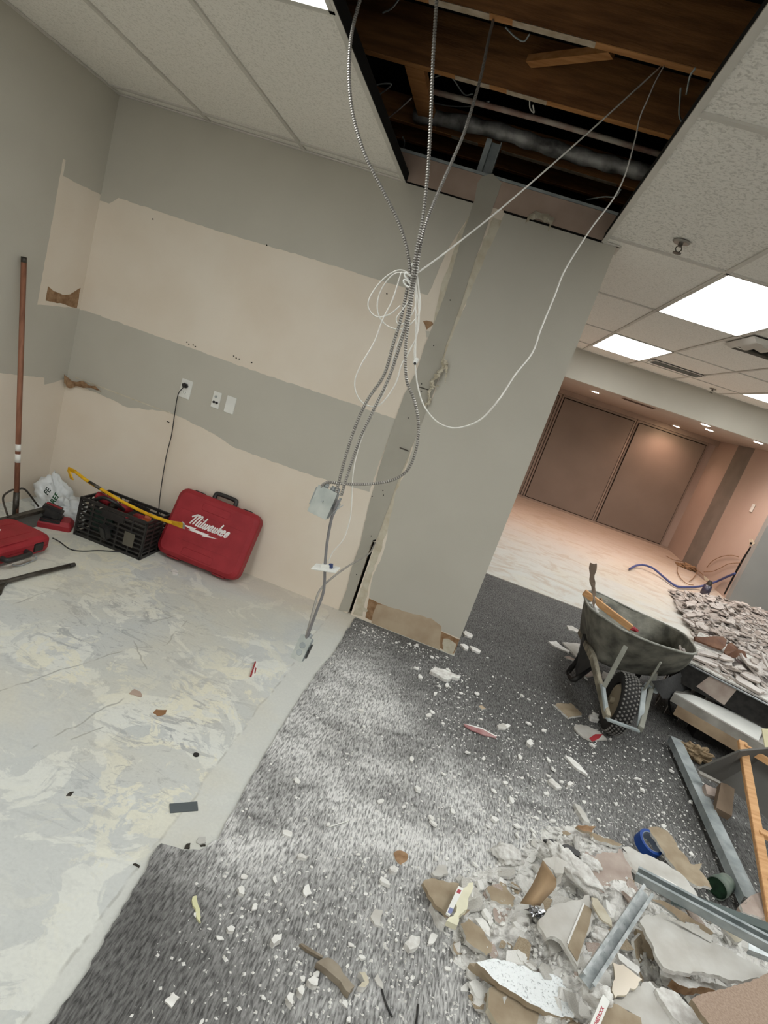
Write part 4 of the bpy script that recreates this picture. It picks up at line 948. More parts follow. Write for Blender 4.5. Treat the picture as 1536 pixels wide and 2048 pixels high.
for txt, q, sz, mt_ in (('FE', (95, 983), .05, pm('dark_ink', (40, 56, 52), .6)), ('REF', (110, 997), .05, m_green)):
    o_ = FY(q[0], q[1], 3.215); u = FY(q[0]+7, q[1]-11, 3.215); v = FY(q[0]-10, q[1]-7, 3.215)
    letters(txt, sz, frame(o_, u, v), mt_, 'printed_letters', t)

# squeegee broom
hb, ht = FY(33, 1018, 3.10), None
ht = FX(48, 517, -2.69)
t = empty('floor_squeegee', FZ(33, 1025), 'long wooden-handled floor scraper with a wide grey blade leaning on the left wall', 'floor scraper')
m_handle = pm('reddish_wood_handle', (146, 100, 78), .6, col2=(112, 74, 56), scale=6, stretch=(8, 8, 1))
base = FZ(32, 1026, .06)
bm = B(); tube(bm, [base, base.lerp(ht, .5), ht], .0145, 12); obj('handle', bm, m_handle, t, True, True)
bm = B(); tube(bm, [base.lerp(ht, .985), ht+(ht-base).normalized()*.008], .015, 12); obj('handle_tip', bm, m_steel, t, True, True)
bm = B()
for a, c in ((.215, .25), (.262, .29)): tube(bm, [base.lerp(ht, a), base.lerp(ht, c)], .0154, 10)
obj('torn_label', bm, m_white, t, True, True)
bm = B(); tube(bm, [base-Vector((0, 0, .03)), base.lerp(ht, .09)], .017, 12); obj('ferrule', bm, m_steel, t, True, True)
e1 = FZ(107, 1013, .11); e0 = FZ(-30, 1048, .11)
dx = (e1-e0).normalized(); up = Vector((0, 0, 1))
bm = B()
def qbar(bm, A, C, s, z0, z1):
    d = (C-A).normalized(); n = Vector((-d.y, d.x, 0)).normalized()*s/2
    extrude_poly(bm, [Vector((p.x, p.y, z1)) for p in (A-n, C-n, C+n, A+n)], z1-z0, 0, 0)
qbar(bm, e0, e1, .035, .095, .115); obj('head_bar', bm, m_steel, t, False, True)
bm = B(); qbar(bm, e0-Vector((0, .018, 0)), e1-Vector((0, .018, 0)), .006, .0, .10); obj('blade', bm, pm('gray_rubber_blade', (98, 98, 94), .6, scale=10), t, False, True)
bm = B()
K = [FY(-10, 1020, 3.06), FY(22, 982, 3.12), FY(50, 979, 3.15), FY(76, 1010, 3.20)]
K = [e0.lerp(e1, .30)+Vector((0, 0, .01)), FY(6, 996, 2.98), FY(22, 981, 3.02), FY(33, 980, 3.05), FY(50, 979, 3.08), FZ(77, 1013, .07)]
tube(bm, catmull(K, 6), .006, 8); obj('wire_brace', bm, m_steel, t, True, True)
# bits near corner
bm = B(); tube(bm, [FZ(-60, 1186, .018), FZ(5, 1165, .018), FZ(60, 1150, .018), FZ(140, 1131, .018)], .012, 8)
t = empty('digging_bar', FZ(60, 1150), 'dark steel pry bar lying on the concrete below the flat red case', 'pry bar')
obj('shaft', bm, m_steel, t, True, True)
bm = B(); cyl(bm, FZ(138, 1131.5, .018), FZ(149, 1129, .018), .0135, .012, 10); obj('tip', bm, m_blackm, t, False, True)
bm = B(); a = [FZ(20, 1158, .02), FZ(10, 1168, .02), FZ(4, 1183, .02), FZ(-14, 1190, .02), FZ(-60, 1190, .02), FZ(-60, 1168, .02), FZ(0, 1159, .02)]
extrude_poly(bm, a, .018, 0, 0); obj('flared_blade', bm, m_steel, t, False, True)
bm = B(); tube(bm, catmull([FZ(24, 1130, .012), FZ(40, 1131, .006), FZ(72, 1118, .01), FZ(70, 1112, .03)], 5), .004, 6); tagobj('wire_loop', bm, m_galvd, 'grey wire loop poking out from under the flat red case', 'wire', smooth=True)

# =================== SMALL LITTER ON THE CONCRETE ===================
def chip_poly(pts_px, th, mat, lab, name, cat, z=0.0, group=None, mats=None, amp=.0015, step=.012, seed=0, lift=0):
    P = [FZ(p[0], p[1], (p[2] if len(p) > 2 else z)+th) for p in pts_px]
    if amp: P = ragged(P, amp, step, seed)
    bm = B(); extrude_poly(bm, P, th, 0, 1 if mats else 0, nrm=(0, 0, 1) if len(pts_px[0]) < 3 else None)
    return tagobj(name, bm, mats or mat, lab, cat, group)
S6 = lambda pts: crop(100, 1200, .3516, pts)
chip_poly(S6([(680, 1158), (838, 1145), (843, 1195), (685, 1208)]), .004, pm('slate_gray_strip', (88, 94, 96), .5), 'slate grey rectangular strip on the yellowish concrete', 'vinyl_strip', 'strip', amp=0)
p = FZ(392, 1510, 0); bm = B(); cyl(bm, p, p+Vector((0, 0, .003)), .0115, seg=20); tagobj('knockout_disc', bm, m_blackm, 'round black metal disc on the concrete above the grey strip', 'disc')
chip_poly(S6([(587, 640), (605, 622), (640, 625), (665, 625), (650, 650), (610, 658)]), .002, pm('brown_cardboard', (140, 104, 72), .9), 'small brown cardboard scrap on the concrete', 'cardboard_scrap', 'scrap')
chip_poly(S6([(450, 530), (480, 505), (515, 520), (522, 548), (485, 540)]), .004, m_pinkdry, 'grey-pink chip left of the cardboard scrap', 'plaster_chip', 'chip')
t = empty('marker_stick', FZ(510, 1337), 'red and white stick lying on the concrete below the outlet box', 'stick')
bm = B(); extrude_poly(bm, [FZ(q[0], q[1], .008) for q in [(503, 1350), (509, 1350), (517, 1326), (512, 1322)]], .008, 0, 0, nrm=(0, 0, 1)); obj('stick', bm, m_white, t, False, True)
bm = B(); extrude_poly(bm, [FZ(q[0], q[1], .0105) for q in [(500.5, 1350), (504, 1350), (512.5, 1323), (510, 1322)]], .0105, 0, 0, nrm=(0, 0, 1)); extrude_poly(bm, [FZ(q[0], q[1], .0095) for q in [(508.5, 1347), (511, 1346), (513, 1336), (511, 1335)]], .001, 0, 0, nrm=(0, 0, 1)); obj('red_edge', bm, pm('red_print', (150, 52, 56), .6), t, False, True)
chip_poly([(342, 1140), (352, 1139), (357, 1143), (353, 1149), (345, 1148)], .006, m_gyp, 'white chip on the concrete in front of the leaning red case', 'plaster_chip', 'chip')
chip_poly(S6([(92, 1112), (115, 1090), (138, 1088), (120, 1112)]), .003, m_steel, 'dark sliver at the far left of the concrete', 'metal_sliver', 'sliver')
chip_poly(S6([(765, 1408), (780, 1385), (800, 1382), (795, 1410)]), .006, m_steel, 'dark lump beside the carpet corner', 'metal_lump', 'lump')
chip_poly(S6([(832, 1378), (850, 1345), (885, 1345), (888, 1378), (850, 1388)]), .004, pm('gray_concrete_flake', (186, 184, 178), .9), 'grey concrete flake beside the carpet corner', 'concrete_flake', 'flake')
chip_poly(S6([(855, 1393), (885, 1390), (885, 1397), (860, 1400)]), .004, m_steel, 'thin dark sliver beside the carpet corner', 'metal_sliver', 'sliver')
chip_poly(S6([(1385, 658), (1395, 635), (1412, 630), (1405, 655)]), .006, m_steel, 'dark crumb on the carpet edge', 'metal_lump', 'lump')
chip_poly(S6([(1430, 575), (1440, 568), (1446, 574), (1438, 580)]), .005, m_blackm, 'tiny black crumb at the top of the carpet edge', 'metal_lump', 'lump')
chip_poly(S6([(472, 1500), (485, 1496), (512, 1512), (508, 1518)]), .005, m_steel, 'dark screw near the lower carpet corner', 'screw', 'screw')
chip_poly(crop(440, 1640, .2734, [(-200, 560), (-170, 552), (-150, 640), (-140, 750), (-175, 690), (-200, 610)]), .006, pm('pale_yellow_foam', (214, 212, 170), .8), 'pale yellow pointed sliver on the dark carpet', 'foam_sliver', 'sliver', z=.009)

# =================== WHEELBARROW ===================
m_tray = pm('dusty_gray_steel_tray', (132, 130, 119), .75, .05, col2=(84, 83, 76), scale=11, bump=.25, bscale=50, detail=9)
t = empty('wheelbarrow', FZ(1240, 1440), 'dusty grey wheelbarrow standing on the carpet with a wooden stick in its tray', 'wheelbarrow')
RIM = [(1168, 1190, .56), (1172, 1203, .575), (1184, 1219, .59), (1215, 1241, .60), (1250, 1262, .605), (1300, 1284, .605), (1345, 1299, .60), (1380, 1308, .59), (1393, 1305, .585), (1388, 1292, .56), (1372, 1272, .53), (1350, 1258, .51), (1302, 1236, .49), (1260, 1217, .485), (1228, 1201, .485), (1200, 1187, .49), (1185, 1182, .50), (1174, 1183, .53)]
rim = [FZ(*q) for q in RIM]
rc = sum(rim, Vector())/len(rim)
BOT = [(1186, 1312, .29), (1190, 1322, .275), (1200, 1334, .265), (1225, 1343, .26), (1255, 1350, .26), (1290, 1356, .26), (1325, 1356, .265), (1350, 1349, .275), (1362, 1338, .29)]
bot = [FZ(*q) for q in BOT]
ymax = max(p.y for p in rim)
bb_ = [Vector((p.x*.97+.02, p.y+.46, .25)) for p in bot[::-1]]
bot = bot + bb_
bot = [p if True else p for p in bot]
bm = B()
loops = []
for k, s in enumerate((0, .12, .3, .5, .7, .88, 1)):
    e = s**1.1
    loops.append([a.lerp(c, e) + (Vector(((a-rc).x*.05, (a-rc).y*.05, 0))*math.sin(math.pi*s)) for a, c in zip(rim, bot)])
rings = [[bm.verts.new(p) for p in l] for l in loops]; n = len(rim)
for A, C in zip(rings, rings[1:]):
    for k in range(n): bm.faces.new((A[k], A[(k+1) % n], C[(k+1) % n], C[k]))
bm.faces.new(rings[-1])
o = obj('tray', bm, m_tray, t, True, True)
md = o.modifiers.new('s', 'SOLIDIFY'); md.thickness = .004; md.offset = 1
md = o.modifiers.new('b', 'SUBSURF'); md.levels = 1; md.render_levels = 2
bm = B(); P = catmull(rim+[rim[0]], 4); tube(bm, P, .0075, 8); obj('rolled_rim', bm, pm('worn_tray_rim', (150, 150, 142), .5, .3, col2=(112, 112, 104), scale=20), t, True, True)
# wheel
wc = FZ(1238, 1406, .19); Rw = .185
ax = Vector((-1, -.02, 0)).normalized(); ax = Vector((-1, .04, .0)).normalized()
m_tyre = pm('black_tyre_rubber', (42, 41, 40), .8, scale=20); m_knob = pm('dusty_tread_block', (124, 122, 118), .9, scale=20)
f0 = ax.orthogonal().normalized(); f0 = Vector((0, 0, 1)); f1 = ax.cross(f0).normalized()
def rp(a, r, x): return wc + (f0*math.sin(a)+f1*math.cos(a))*r + ax*x
wheel = B(); prof = [(-.030, .115), (-.045, .13), (-.05, .152), (-.044, .172), (-.03, .183), (0, .187), (.03, .183), (.044, .172), (.05, .152), (.045, .13), (.030, .115)]
NS = 40
rg = [[wheel.verts.new(rp(2*math.pi*k/NS, r, x)) for x, r in prof] for k in range(NS)]
for k in range(NS):
    for j in range(len(prof)-1): wheel.faces.new((rg[k][j], rg[k][j+1], rg[(k+1) % NS][j+1], rg[(k+1) % NS][j]))
wo = obj('wheel', wheel, m_tyre, t, True, True)
bm = B()
for k in range(44):
    a = 2*math.pi*k/44
    for j, x in enumerate((-.038, -.019, 0, .019, .038)):
        aa = a + (math.pi/44 if j % 2 else 0); r = .188-abs(x)*.16
        c = rp(aa, r, x); rad = (c-wc-ax*x).normalized(); tg = ax.cross(rad).normalized()
        M3 = Matrix((tg, ax, rad)).transposed()
        cyl(bm, c-rad*.003, c+rad*.0045, .0075, .005, 7)
obj('tread_blocks', bm, m_knob, wo, False, True)
bm = B()
for s in (-1, 1):
    cyl(bm, wc+ax*s*.012, wc+ax*s*.034, .118, .10, 32)
cyl(bm, wc-ax*.06, wc+ax*.06, .02, seg=16)
obj('hub', bm, pm('cream_wheel_rim', (150, 140, 120), .6, scale=9), wo, False, True)
# frame
m_arm = pm('dusty_wooden_handle', (146, 139, 122), .85, col2=(104, 99, 86), scale=12)
m_strap = pm('dusty_steel_strut', (136, 136, 126), .7, .2, scale=14)
nl, nr = FZ(1213, 1438, .19), FZ(1279, 1462, .19)
def beam(a, c, w2, h2, mat, name, par=t):
    a, c = Vector(a), Vector(c); d = c-a
    M3 = d.to_track_quat('X', 'Z').to_matrix(); bm = B(); box(bm, (a+c)/2, (d.length, w2, h2), M3, bev=.003)
    return obj(name, bm, mat, par, False, True)
# the rails run back under the tray to the handles
lt, rt = FZ(1186, 1316, .37), FZ(1309, 1350, .33)
beam(nl+Vector((0, 0, .01)), lt, .030, .040, m_arm, 'rail'); beam(nr+Vector((0, 0, .01)), rt, .028, .034, m_strap, 'rail')
beam(lt, Vector((lt.x+.10, lt.y+.8, .235)), .035, .04, m_arm, 'rail'); beam(rt, Vector((rt.x+.02, rt.y+.8, .235)), .035, .04, m_arm, 'rail')
beam(nl, nr, .026, .012, m_galvd, 'nose_bar')
beam(FZ(1252, 1292, .57), FZ(1208, 1374, .33), .026, .012, m_strap, 'strut'); beam(FZ(1322, 1324, .53), FZ(1288, 1380, .33), .026, .012, m_strap, 'strut')
beam(FZ(1288, 1376, .33), FZ(1279, 1456, .19), .03, .014, m_galvd, 'strut'); beam(FZ(1205, 1368, .33), FZ(1215, 1438, .19), .03, .014, m_galvd, 'strut')
beam(FZ(1294, 1372, .3), FZ(1311, 1380, .28), .05, .03, m_galvd, 'axle_bracket')
bm = B(); tube(bm, [wc-ax*.11, wc+ax*.11], .008, 8); obj('axle', bm, m_steel, t, True, True)
bm = B(); tube(bm, catmull([FZ(1176, 1285, .32), FZ(1152, 1325, .13), FZ(1137, 1344, .012), FZ(1143, 1361, .012), FZ(1162, 1350, .07), FZ(1187, 1330, .22)], 2), .019, 8); obj('leg', bm, m_blackm, t, True, True)
bm = B(); lb = FZ(1143, 1361, .012)
sh = Vector((.44, .10, 0)); tube(bm, [p+sh for p in catmull([FZ(1176, 1285, .30), FZ(1152, 1325, .13), FZ(1137, 1344, .012), FZ(1143, 1361, .012), FZ(1162, 1350, .07), FZ(1187, 1330, .22)], 2)], .019, 8); obj('leg', bm, m_blackm, t, True, True)
bm = B(); extrude_poly(bm, [FZ(1165, 1268, .34), FZ(1180, 1268, .36), FZ(1186, 1330, .25), FZ(1152, 1352, .09), FZ(1150, 1332, .10)], .004, 0, 0); obj('leg_plate', bm, m_blackm, t, False, True)
# load
P = [FZ(1168, 1184, .60), FZ(1262, 1256, .50)]
bm = B(); d = P[1]-P[0]; box(bm, (P[0]+P[1])/2, (d.length, .035, .042), d.to_track_quat('X', 'Z').to_matrix(), bev=.002); tagobj('wooden_stick', bm, m_wood, 'orange wooden stick lying in the wheelbarrow tray', 'stick')
bm = B(); P = catmull([FZ(1187, 1216, .55), FZ(1188, 1200, .62), FZ(1187, 1178, .70), FZ(1184, 1155, .79), FZ(1187, 1126, .90)], 5)
ribbon(bm, P, lambda q: Vector((.018*(.35+q), .008, 0)), wob=.003); tagobj('bent_strip', bm, pm('brown_bent_paper_strip', (150, 132, 116), .7, scale=10), 'tall bent brown strip standing up out of the wheelbarrow', 'strip')
bm = B(); P = catmull([FZ(1176, 1210, .54), FZ(1182, 1203, .58), FZ(1190, 1213, .56), FZ(1192, 1226, .52)], 4); ribbon(bm, P, lambda q: Vector((.02, .004, .006)), wob=.008); tagobj('torn_paper', bm, m_gyp, 'curl of torn white paper at the left of the tray', 'paper')
bm = B(); P = catmull([FZ(1208, 1208, .50), FZ(1212, 1203, .53), FZ(1214, 1200, .55)], 4); ribbon(bm, P, lambda q: Vector((.012, .006, .004)), wob=.004); tagobj('torn_paper', bm, m_gyp, 'small upright white paper curl in the middle of the tray edge', 'paper')
bm = B(); extrude_poly(bm, [FZ(1196, 1203, .50), FZ(1203, 1195, .55), FZ(1210, 1210, .52), FZ(1208, 1220, .48)], .01, 0, 0); tagobj('brown_wedge', bm, m_brownp, 'brown wedge of wood inside the wheelbarrow tray', 'wood scrap')
bm = blob_mesh(FZ(1267, 1258, .50), (.035, .02, .015), 4, 3, .5); tagobj('red_rag', bm, m_red, 'little red rag at the end of the stick in the tray', 'rag', smooth=True)

# =================== PLATFORM AND WHAT LIES UNDER IT ===================
m_plat = pm('scuffed_black_laminate', (26, 25, 24), .5, col2=(44, 42, 40), scale=30)
A = FZ(1372, 1319, .45); Bp = FZ(1560, 1414, .45); dr = (Bp-A).normalized(); nb = Vector((-dr.y, dr.x, 0))
t = empty('platform', (A.x, A.y, 0), 'black-sided low platform carrying the rubble, with a white scuffed top edge', 'platform')
Bp = A+dr*1.5
top = [A, Bp, Bp+nb*.9, A+nb*.9]
bm = B(); extrude_poly(bm, [p-Vector((0, 0, .012)) for p in top], .15, 0, 0); obj('black_side', bm, m_plat, t, False, True)
bm = B(); extrude_poly(bm, top, .010, 0, 0); obj('top_sheet', bm, pm('scuffed_white_edge', (206, 204, 198), .6, col2=(150, 146, 138), scale=20), t, False, True)
bm = B(); tube(bm, [A-nb*.012-Vector((0, 0, .018)), Bp-nb*.012-Vector((0, 0, .018))], .006, 8); obj('metal_edge', bm, m_galv, t, True, True)
bm = B(); s0 = A+dr*.16; extrude_poly(bm, [s0-nb*.002-Vector((0, 0, .02)), s0+dr*.16-nb*.002-Vector((0, 0, .02)), s0+dr*.14-nb*.002-Vector((0, 0, .155)), s0-dr*.04-nb*.002-Vector((0, 0, .13))], .002, 0, 0, nrm=(-nb.x, -nb.y, 0)); obj('paper_patch', bm, m_mauve, t, False, True)
bm = B()
for k, (u, v, r) in enumerate([(.60, .05, .010), (.62, .085, .013), (.605, .11, .014), (.585, .125, .006), (.64, .10, .005), (.70, .06, .004), (.66, .13, .006)]):
    p = A+dr*u-Vector((0, 0, v)); cyl(bm, p-nb*.0015, p, r, seg=10)
obj('glue_spots', bm, m_cream, t, False, True)
bm = B(); bb(bm, (A.x+.9, A.y+.1, 0), (A.x+1.0, A.y+.25, .29)); obj('leg', bm, m_plat, t, False, True)
bm = B(); bb(bm, (A.x+.25, A.y+.5, 0), (A.x+.35, A.y+.65, .29)); obj('leg', bm, m_plat, t, False, True)
# charcoal cloth between barrow and platform
bm = B(); g = []
for i in range(9):
    row = []
    for j in range(5):
        u, v = i/8, j/4
        a = Vector((1303+u*97, 1362-u*25, 0)); c = Vector((1325+u*85, 1397-u*18, 0))
        px = a.lerp(c, v); row.append(bm.verts.new(FZ(px.x, px.y+3*math.sin(u*7), .37-.16*v+.02*math.sin(u*9+v*3))))
    g.append(row)
for i in range(8):
    for j in range(4): bm.faces.new((g[i][j], g[i+1][j], g[i+1][j+1], g[i][j+1]))
tagobj('charcoal_cloth', bm, pm('charcoal_cloth_weave', (68, 68, 68), .9, scale=20, bump=.3), 'charcoal cloth sheet hanging between the wheelbarrow and the platform', 'cloth', smooth=True)
# metal trough fixture
def prism(name, topq, th, mat, lab, cat, group=None, nrm=None, me=None):
    bm = B(); extrude_poly(bm, [FZ(*q) for q in topq], th, 0, 1 if me else 0, nrm=nrm)
    return tagobj(name, bm, [mat, me] if me else mat, lab, cat, group)
m_fix = pm('dusty_white_enamel', (176, 172, 164), .6, col2=(140, 136, 128), scale=8)
F0, F1 = FZ(1347, 1387, .24), FZ(1540, 1497, .24); fd = (F1-F0).normalized(); fn = Vector((-fd.y, fd.x, 0)); F1 = F0+fd*1.25
t = empty('light_fixture', (F0.x, F0.y, 0), 'old greyish white light fixture trough lying under the platform', 'light fixture')
bm = B(); extrude_poly(bm, [F0, F1, F1+fn*.34, F0+fn*.34], .055, 0, 0); obj('trough', bm, m_fix, t, False, True)
bm = B(); bb2 = [F0+fn*.02+Vector((0, 0, .001)), F0+fd*.5+fn*.02+Vector((0, 0, .001)), F0+fd*.5+fn*.2+Vector((0, 0, .05)), F0+fd*.1+fn*.12+Vector((0, 0, .02))]
extrude_poly(bm, bb2, .004, 0, 0); obj('reflector', bm, m_white, t, False, True)
bm = B(); G0 = F0-Vector((0, 0, .055))+fd*.05; extrude_poly(bm, [G0, F1-Vector((0, 0, .055)), F1-Vector((0, 0, .055))+fn*.3, G0+fn*.3], .07, 0, 0); tagobj('wooden_crate_side', bm, pm('beige_plywood', (186, 164, 136), .8, col2=(150, 128, 104), scale=5), 'beige plywood box under the old light fixture', 'box')
bm = B(); p0 = F0+fd*.2+fn*.1; bb(bm, (p0.x, p0.y, 0), (p0.x+.7, p0.y+.12, .115)); tagobj('support_block', bm, m_plat, 'dark timber block propping the plywood box', 'block')
bm = B(); tube(bm, catmull([FZ(1340, 1392, .2), FZ(1338, 1410, .12), FZ(1345, 1430, .05), FZ(1352, 1437, .02), FZ(1335, 1430, .015), FZ(1325, 1425, .014)], 6), .007, 8); tagobj('black_wire_scrap', bm, m_blackm, 'black cord drooping from the corner of the old fixture', 'cord', smooth=True)
# steel stud
def channel(name, a, c, wd, fl, mat, lab, up=(0, 0, 1), th=.0025, openup=False, cat='steel stud', group=None, holes=()):
    a, c = Vector(a), Vector(c); d = (c-a); L_ = d.length; d.normalize(); up = Vector(up); sd = d.cross(up).normalized(); up = sd.cross(d).normalized()
    M3 = Matrix((d, sd, up)).transposed(); m_ = (a+c)/2; bm = B(); s = 1 if openup else -1
    box(bm, m_, (L_, wd, th), M3)
    for k in (-1, 1): box(bm, m_+sd*k*(wd/2-th/2)+up*s*fl/2, (L_, th, fl), M3); box(bm, m_+sd*k*(wd/2-.004)+up*s*fl, (L_, .010, th), M3)
    for h in holes:
        p = a.lerp(c, h); cyl(bm, p+up*.0014, p+up*.0022, .0035, seg=8)
    return tagobj(name, bm, mat, lab, cat, group)
channel('steel_stud', FZ(1352, 1476, .075), FZ(1505, 1800, .09), .068, .04, m_galvd, 'long grey steel stud lying on the carpet right of the blue tape')
# wooden frame piece
t = empty('timber_framing', FZ(1500, 1700), 'raw orange timber frame leaning on the pile at the right edge', 'timber frame')
a, c = FZ(1484, 1484, .40), FZ(1546, 1850, .12)
def tb(a, c, w2, h2, name, par):
    d = c-a; bm = B(); box(bm, (a+c)/2, (d.length, w2, h2), d.to_track_quat('X', 'Z').to_matrix(), bev=.002); obj(name, bm, m_wood, par, False, True)
tb(a, c, .042, .022, 'long_rail', t)
def onl(s): return a.lerp(c, s)
tb(onl(.03), onl(.03)+Vector((.35, -.03, -.06)), .03, .03, 'cross_piece', t); tb(onl(.56), onl(.56)+Vector((.30, -.02, -.02)), .05, .022, 'cross_piece', t); tb(onl(.80), onl(.80)+Vector((.30, -.02, -.02)), .035, .022, 'cross_piece', t)
# dark panel behind it
prism('leaning_board', [(1394, 1535, .22), (1478, 1499, .42), (1560, 1492, .44), (1565, 1660, .06), (1440, 1560, .16)], .012, pm('dark_gray_panel', (98, 96, 92), .8, scale=6), 'dark grey panel leaning behind the timber frame', 'panel')
prism('white_edge_strip', [(1397, 1540, .14), (1440, 1562, .12), (1442, 1568, .12), (1399, 1547, .14)], .01, m_fix, 'short whitish strip under the dark grey panel', 'strip')
prism('brown_block', [(1442, 1565, .16), (1470, 1572, .16), (1464, 1632, .10), (1432, 1615, .10)], .04, pm('dull_brown_block', (134, 116, 98), .9, scale=9), 'brown block of board between the steel stud and the timber frame', 'block')
prism('light_scrap', [(1410, 1568, .12), (1438, 1580, .12), (1436, 1595, .1), (1414, 1588, .1)], .03, m_mauve, 'pinkish scrap beside the brown block', 'drywall_scrap')
bm = blob_mesh(FZ(1393, 1507, .05), (.10, .06, .045), 5.5, 4, .6, 2.5, 0); tagobj('crumpled_brown_paper', bm, pm('crumpled_tan_paper', (150, 130, 102), .8, scale=9, bump=.4), 'crumpled tan paper beside the top of the steel stud', 'paper')
prism('pale_card', [(1524, 1457, .42), (1545, 1457, .42), (1550, 1505, .35), (1533, 1508, .35)], .004, pm('pale_yellow_card', (200, 192, 158), .8), 'pale yellow card at the right edge below the platform', 'card')
prism('gray_block', [(1475, 1815, .10), (1500, 1792, .12), (1530, 1780, .13), (1545, 1850, .12), (1500, 1830, .1)], .05, m_mauve, 'greyish board scrap at the foot of the steel stud', 'drywall_scrap')

# blue masking tape, standing a little tilted
c0 = FZ(1297, 1692, .06)
Mt = Matrix.Translation(FZ(1297, 1688, .055)) @ Matrix.Rotation(R(14), 4, 'X') @ Matrix.Rotation(R(10), 4, 'Y')
t = empty('tape_roll', mtx=Mt, label='roll of blue masking tape lying on the carpet beside the rubble', cat='tape roll')
def ring(bm, r0, r1, h, seg=40):
    V = [[bm.verts.new((r*math.cos(2*math.pi*k/seg), r*math.sin(2*math.pi*k/seg), z)) for k in range(seg)] for r, z in ((r0, -h/2), (r1, -h/2), (r1, h/2), (r0, h/2))]
    for i in range(4):
        A, C = V[i], V[(i+1) % 4]
        for k in range(seg): bm.faces.new((A[k], A[(k+1) % seg], C[(k+1) % seg], C[k]))
bm = B(); ring(bm, .044, .056, .042); obj('tape', bm, pm('blue_tape', (26, 66, 138), .55, scale=20), t, False)
bm = B(); ring(bm, .0415, .0442, .043); obj('cardboard_core', bm, pm('bluish_gray_core', (132, 142, 158), .8), t, False)
# green cup
p0, p1 = FZ(1432, 1777, .05), FZ(1462, 1760, .06)
d = (p1-p0).normalized(); L_ = .10
t = empty('green_cup', (p0.x, p0.y, 0), 'dusty green cup lying on its side by the foot of the steel stud', 'cup')
bm = B()
n = 28; ux = d.orthogonal().normalized(); uy = d.cross(ux); V = []
for s, r in ((0, .052), (0.002, .055), (1, .044), (1, .0), ): pass
prof = [(0.004, .041), (0, .044), (.03, .043), (.085, .036), (.087, .02), (.084, .0)]
V = [[bm.verts.new(p0+d*x+(ux*math.cos(2*math.pi*k/n)+uy*math.sin(2*math.pi*k/n))*max(r, .001)) for k in range(n)] for x, r in prof]
for A, C in zip(V, V[1:]):
    for k in range(n): bm.faces.new((A[k], A[(k+1) % n], C[(k+1) % n], C[k]))
obj('cup_body', bm, pm('dusty_green_glass', (128, 136, 126), .6, col2=(92, 106, 96), scale=20), t, True, True)
bm = B(); cyl(bm, p0+d*.012, p0+d*.016, .0405, seg=28); obj('dark_green_inside', bm, pm('dark_green_plastic', (36, 66, 44), .6, col2=(26, 46, 32), scale=40), t, False, True)

# =================== RUBBLE PILE IN THE FOREGROUND ===================
K7 = lambda pts: crop(800, 1550, .479, pts)
K5 = lambda pts: crop(1140, 1640, .2578, pts)
K4 = lambda pts: crop(820, 1640, .2344, pts)
# crumbly heap below the sheets
poly = [FZ(*q) for q in [(905, 1760), (1000, 1725), (1090, 1655), (1160, 1650), (1240, 1700), (1330, 1770), (1420, 1840), (1560, 1860), (1600, 2100), (1500, 2300), (980, 2300), (960, 2060), (925, 1960), (890, 1850)]]
def inside(x, y, P):
    c = False; j = len(P)-1
    for i in range(len(P)):
        if (P[i].y > y) != (P[j].y > y) and x < (P[j].x-P[i].x)*(y-P[i].y)/(P[j].y-P[i].y)+P[i].x: c = not c
        j = i
    return c
def edist(x, y, P):
    m_ = 9; p = Vector((x, y))
    for i in range(len(P)):
        a, c = P[i].xy, P[(i+1) % len(P)].xy; t_ = max(0, min(1, (p-a).dot(c-a)/(c-a).length_squared)); m_ = min(m_, (a.lerp(c, t_)-p).length)
    return m_
def heap_h(x, y):
    if not inside(x, y, poly): return 0
    e = edist(x, y, poly); return .008+.10*min(1, e/.38)**1.1
def heightmesh(fn, x0, x1, y0, y1, st, amp, fr, seed):
    bm = B(); nx, ny = int((x1-x0)/st), int((y1-y0)/st); V = {}
    for i in range(nx+1):
        for j in range(ny+1):
            x, y = x0+i*st, y0+j*st; h = fn(x, y)
            if h > 0:
                k = noise.noise(Vector((x*fr, y*fr, seed)))+.6*noise.noise(Vector((x*fr*2.7, y*fr*2.7, seed)))+.35*noise.noise(Vector((x*fr*6, y*fr*6, seed)))
                V[i, j] = bm.verts.new((x, y, max(.003, h+amp*k*min(1, h*18))))
    for i in range(nx):
        for j in range(ny):
            q = [(i, j), (i+1, j), (i+1, j+1), (i, j+1)]
            if all(k in V for k in q): bm.faces.new([V[k] for k in q])
    return bm
m_dust = pm('gypsum_dust_and_crumbs', (222, 220, 215), .95, col2=(140, 136, 130), scale=26, bump=.8, bscale=90, lo=.32, hi=.5, detail=8)
bm = heightmesh(heap_h, .2, 2.4, .4, 2.8, .012, .028, 14, 3)
tag(obj('gypsum_dust_heap', bm, m_dust), 'heap of gypsum dust and crumbs under the broken drywall', 'rubble', kind='stuff')
